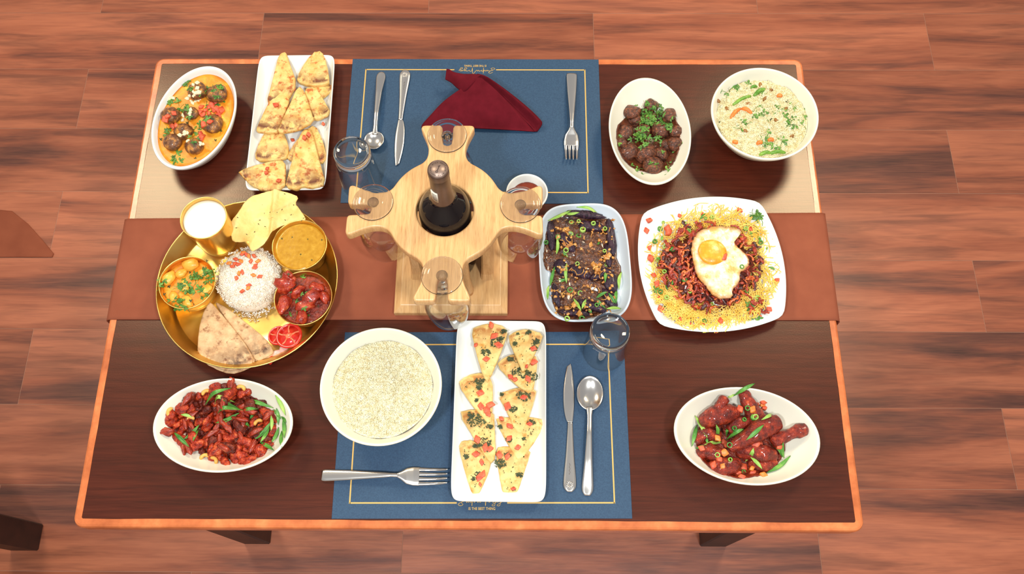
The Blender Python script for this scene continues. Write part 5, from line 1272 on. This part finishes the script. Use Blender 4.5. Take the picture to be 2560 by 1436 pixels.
for p0, p1 in [((485, 285), (705, 140)), ((565, 280), (735, 260)), ((635, 240), (780, 320)), ((590, 355), (800, 325)), ((800, 330), (935, 315)), ((575, 435), (770, 350)), ((820, 235), (1060, 310)), ((860, 405), (910, 330)), ((280, 365), (375, 385)), ((305, 575), (435, 450)), ((385, 585), (430, 490)), ((220, 510), (350, 635)), ((880, 590), (1050, 415)), ((950, 600), (1030, 470)), ((1075, 200), (1160, 370)), ((1085, 310), (1100, 450)), ((1045, 600), (1105, 470)), ((1125, 380), (1165, 430)), ((1140, 390), (1150, 560)), ((1130, 500), (1130, 640)), ((945, 595), (1065, 665)), ((1040, 370), (1040, 500)), ((820, 430), (865, 470)), ((1060, 320), (1120, 400))]:
    q = c7([p0, p1]); L = math.hypot(p0[0]-p1[0], p0[1]-p1[1]); scallion(dc, q[0], q[1], 'green scallion strip lying on the chilli chicken', CG, .0018+.0014*min(1, L/200), M['green'] if RNG.random() < .75 else M['green2'], bow=RNG.uniform(-.07, .07))

# ================================================================== drumsticks
cD = crop(1660, 940, 4.786)
c, rz, a, b = fit_oval(1685, 2048, 969, 1215, 1852, .042)
dd = dish('oval_dish', 'white oval dish of glazed red chicken drumsticks', 'dish', c, rz, a, b, .042, M['porcelain_cream'], base=.50, pw=1.8, th=.0042)
pool('red_glaze', dd, [(370, 760), (420, 600), (600, 480), (900, 480), (1150, 560), (1350, 680), (1450, 780), (1440, 950), (1330, 1100), (1150, 1200), (900, 1240), (700, 1180), (500, 1080), (410, 930)], cD, .0080, M['redsauce'], 'oily red glaze pooled under the drumsticks', 19)
def drumstick(path, rads, label, seed):
    pts = [P(*cD([(x, y)])[0], z) for x, y, z in path]; n = 26; p = spline(pts, n)
    rad = np.interp(np.linspace(0, 1, n), np.linspace(0, 1, len(rads)), rads); k_ = mpp(1866, 1093, .03)/4.786
    for _ in range(2): rad[1:-1] = .25*rad[:-2]+.5*rad[1:-1]+.25*rad[2:]
    d0, d1 = p[0]-p[2], p[-1]-p[-3]; d0 /= np.linalg.norm(d0); d1 /= np.linalg.norm(d1); ext = []
    for dd_, e, i0 in ((d0, rad[0]*k_, 0), (d1, rad[-1]*k_, -1)):
        ext.append([(p[i0]+dd_*e*.62*math.sin(a_), math.cos(a_)) for a_ in (.35, .7, 1.0, 1.25, 1.42)])
    pe = np.array([q for q, _ in reversed(ext[0])]+list(p)+[q for q, _ in ext[1]]); re_ = np.array([rad[0]*k for _, k in reversed(ext[0])]+list(rad)+[rad[-1]*k for _, k in ext[1]])
    V, F = tube(pe, re_*k_, 24, flat=.85); ctr = np.vstack([np.repeat(pe, 24, 0), pe[:1], pe[-1:]])
    V = V+(V-ctr)*(.10*wob(V, 230, seed)+.06*wob(V, 620, seed+7)+.035*wob(V, 1300, seed+9))[:, None]; o = mk('chicken_drumstick', V, F, M['drum']); recenter(o); own(o, label, 'drumstick', 'glazed drumsticks')
    for q, r in zip(p[::2], rad[::2]): dd.items.append((q[0], q[1], q[2], r*k_, r*k_, r*k_*.85))
drumstick([(470, 540, .026), (600, 500, .032), (760, 450, .034), (860, 430, .032)], [90, 125, 120, 80], 'plump drumstick lying across the upper corner of the dish', 1)
drumstick([(640, 420, .036), (690, 330, .040), (720, 280, .042)], [80, 62, 66], 'short bone end sticking up from the plump drumstick', 2)
drumstick([(1130, 520, .028), (1060, 420, .032), (990, 290, .036), (960, 210, .038)], [110, 105, 78, 72], 'drumstick with its bone end pointing at the dish rim', 3)
drumstick([(1680, 640, .034), (1610, 660, .034), (1530, 690, .032), (1430, 730, .028), (1330, 770, .024)], [72, 82, 62, 80, 105], 'drumstick with its knobbly bone end over the bare side of the dish', 4)
drumstick([(800, 870, .030), (900, 800, .034), (1040, 720, .037), (1200, 620, .037), (1340, 570, .034)], [52, 72, 105, 135, 105], 'largest drumstick lying across the middle of the dish', 5)
drumstick([(430, 930, .018), (520, 900, .024), (640, 940, .026)], [70, 100, 95], 'rough red chicken joint beside a scallion ring', 6)
drumstick([(540, 1110, .020), (660, 1100, .026), (800, 1080, .026), (880, 1050, .022)], [75, 118, 112, 70], 'drumstick near the dish rim with orange carrot bits', 7)
drumstick([(900, 900, .018), (1020, 900, .024), (1180, 930, .024), (1300, 960, .018)], [80, 105, 110, 85], 'dark drumstick beneath the largest one', 8)
drumstick([(1050, 1040, .014), (1180, 1060, .018), (1320, 1040, .016)], [70, 90, 60], 'small chicken joint low in the red glaze', 9)
drumstick([(400, 760, .020), (520, 700, .022), (640, 720, .020)], [75, 95, 80], 'dark chicken joint beneath the plump drumstick', 10)
drumstick([(800, 640, .022), (880, 580, .026), (980, 540, .024)], [70, 95, 80], 'dark chicken joint between two drumsticks', 11)
DG = 'garnish on the drumsticks'
for p0, p1 in [((365, 480), (515, 745)), ((390, 590), (330, 850)), ((620, 590), (605, 790)), ((745, 640), (740, 740)), ((480, 830), (690, 800)), ((740, 770), (950, 640)), ((980, 775), (1190, 590)), ((1160, 535), (1300, 470)), ((965, 1035), (1065, 870)), ((1030, 980), (1170, 1120)), ((1275, 825), (1410, 980)), ((1420, 800), (1430, 990)), ((1220, 1170), (1510, 960)), ((510, 750), (510, 810)), ((370, 875), (480, 840)), ((760, 270), (840, 230))]:
    q = cD([p0, p1]); L = math.hypot(p0[0]-p1[0], p0[1]-p1[1]); scallion(dd, q[0], q[1], 'green scallion strip lying on the drumsticks', DG, .0018+.0014*min(1, L/250), M['green'] if RNG.random() < .7 else M['green2'], bow=RNG.uniform(-.08, .08))
(q0, q1) = cD([(820, 255), (1080, 100)]); scallion(dd, q0, q1, 'long scallion strip reaching over the rim of the drumstick dish', DG, .003, lift=.004)
scatter(dd, cD([(910, 400), (1180, 340), (1190, 320), (1100, 340), (640, 750), (740, 840), (720, 800), (1150, 810), (1100, 820), (1050, 1110), (910, 1210), (930, 1220), (1060, 1160), (720, 920), (1060, 405), (450, 870), (590, 1070), (660, 1000), (1200, 380), (950, 1090), (1380, 850), (700, 1080), (880, 1170), (1190, 1190)]), 'carrot_bit', TOM+CAR, .0085, 'orange carrot bit among the drumsticks', 'carrot', DG)
scatter(dd, cD([(640, 950), (1000, 390), (1070, 500), (1090, 495), (840, 630), (790, 1005), (950, 1150), (960, 525), (785, 830)]), 'scallion_ring', RINGG, .009, 'pale scallion ring on the drumsticks', 'scallion', DG)
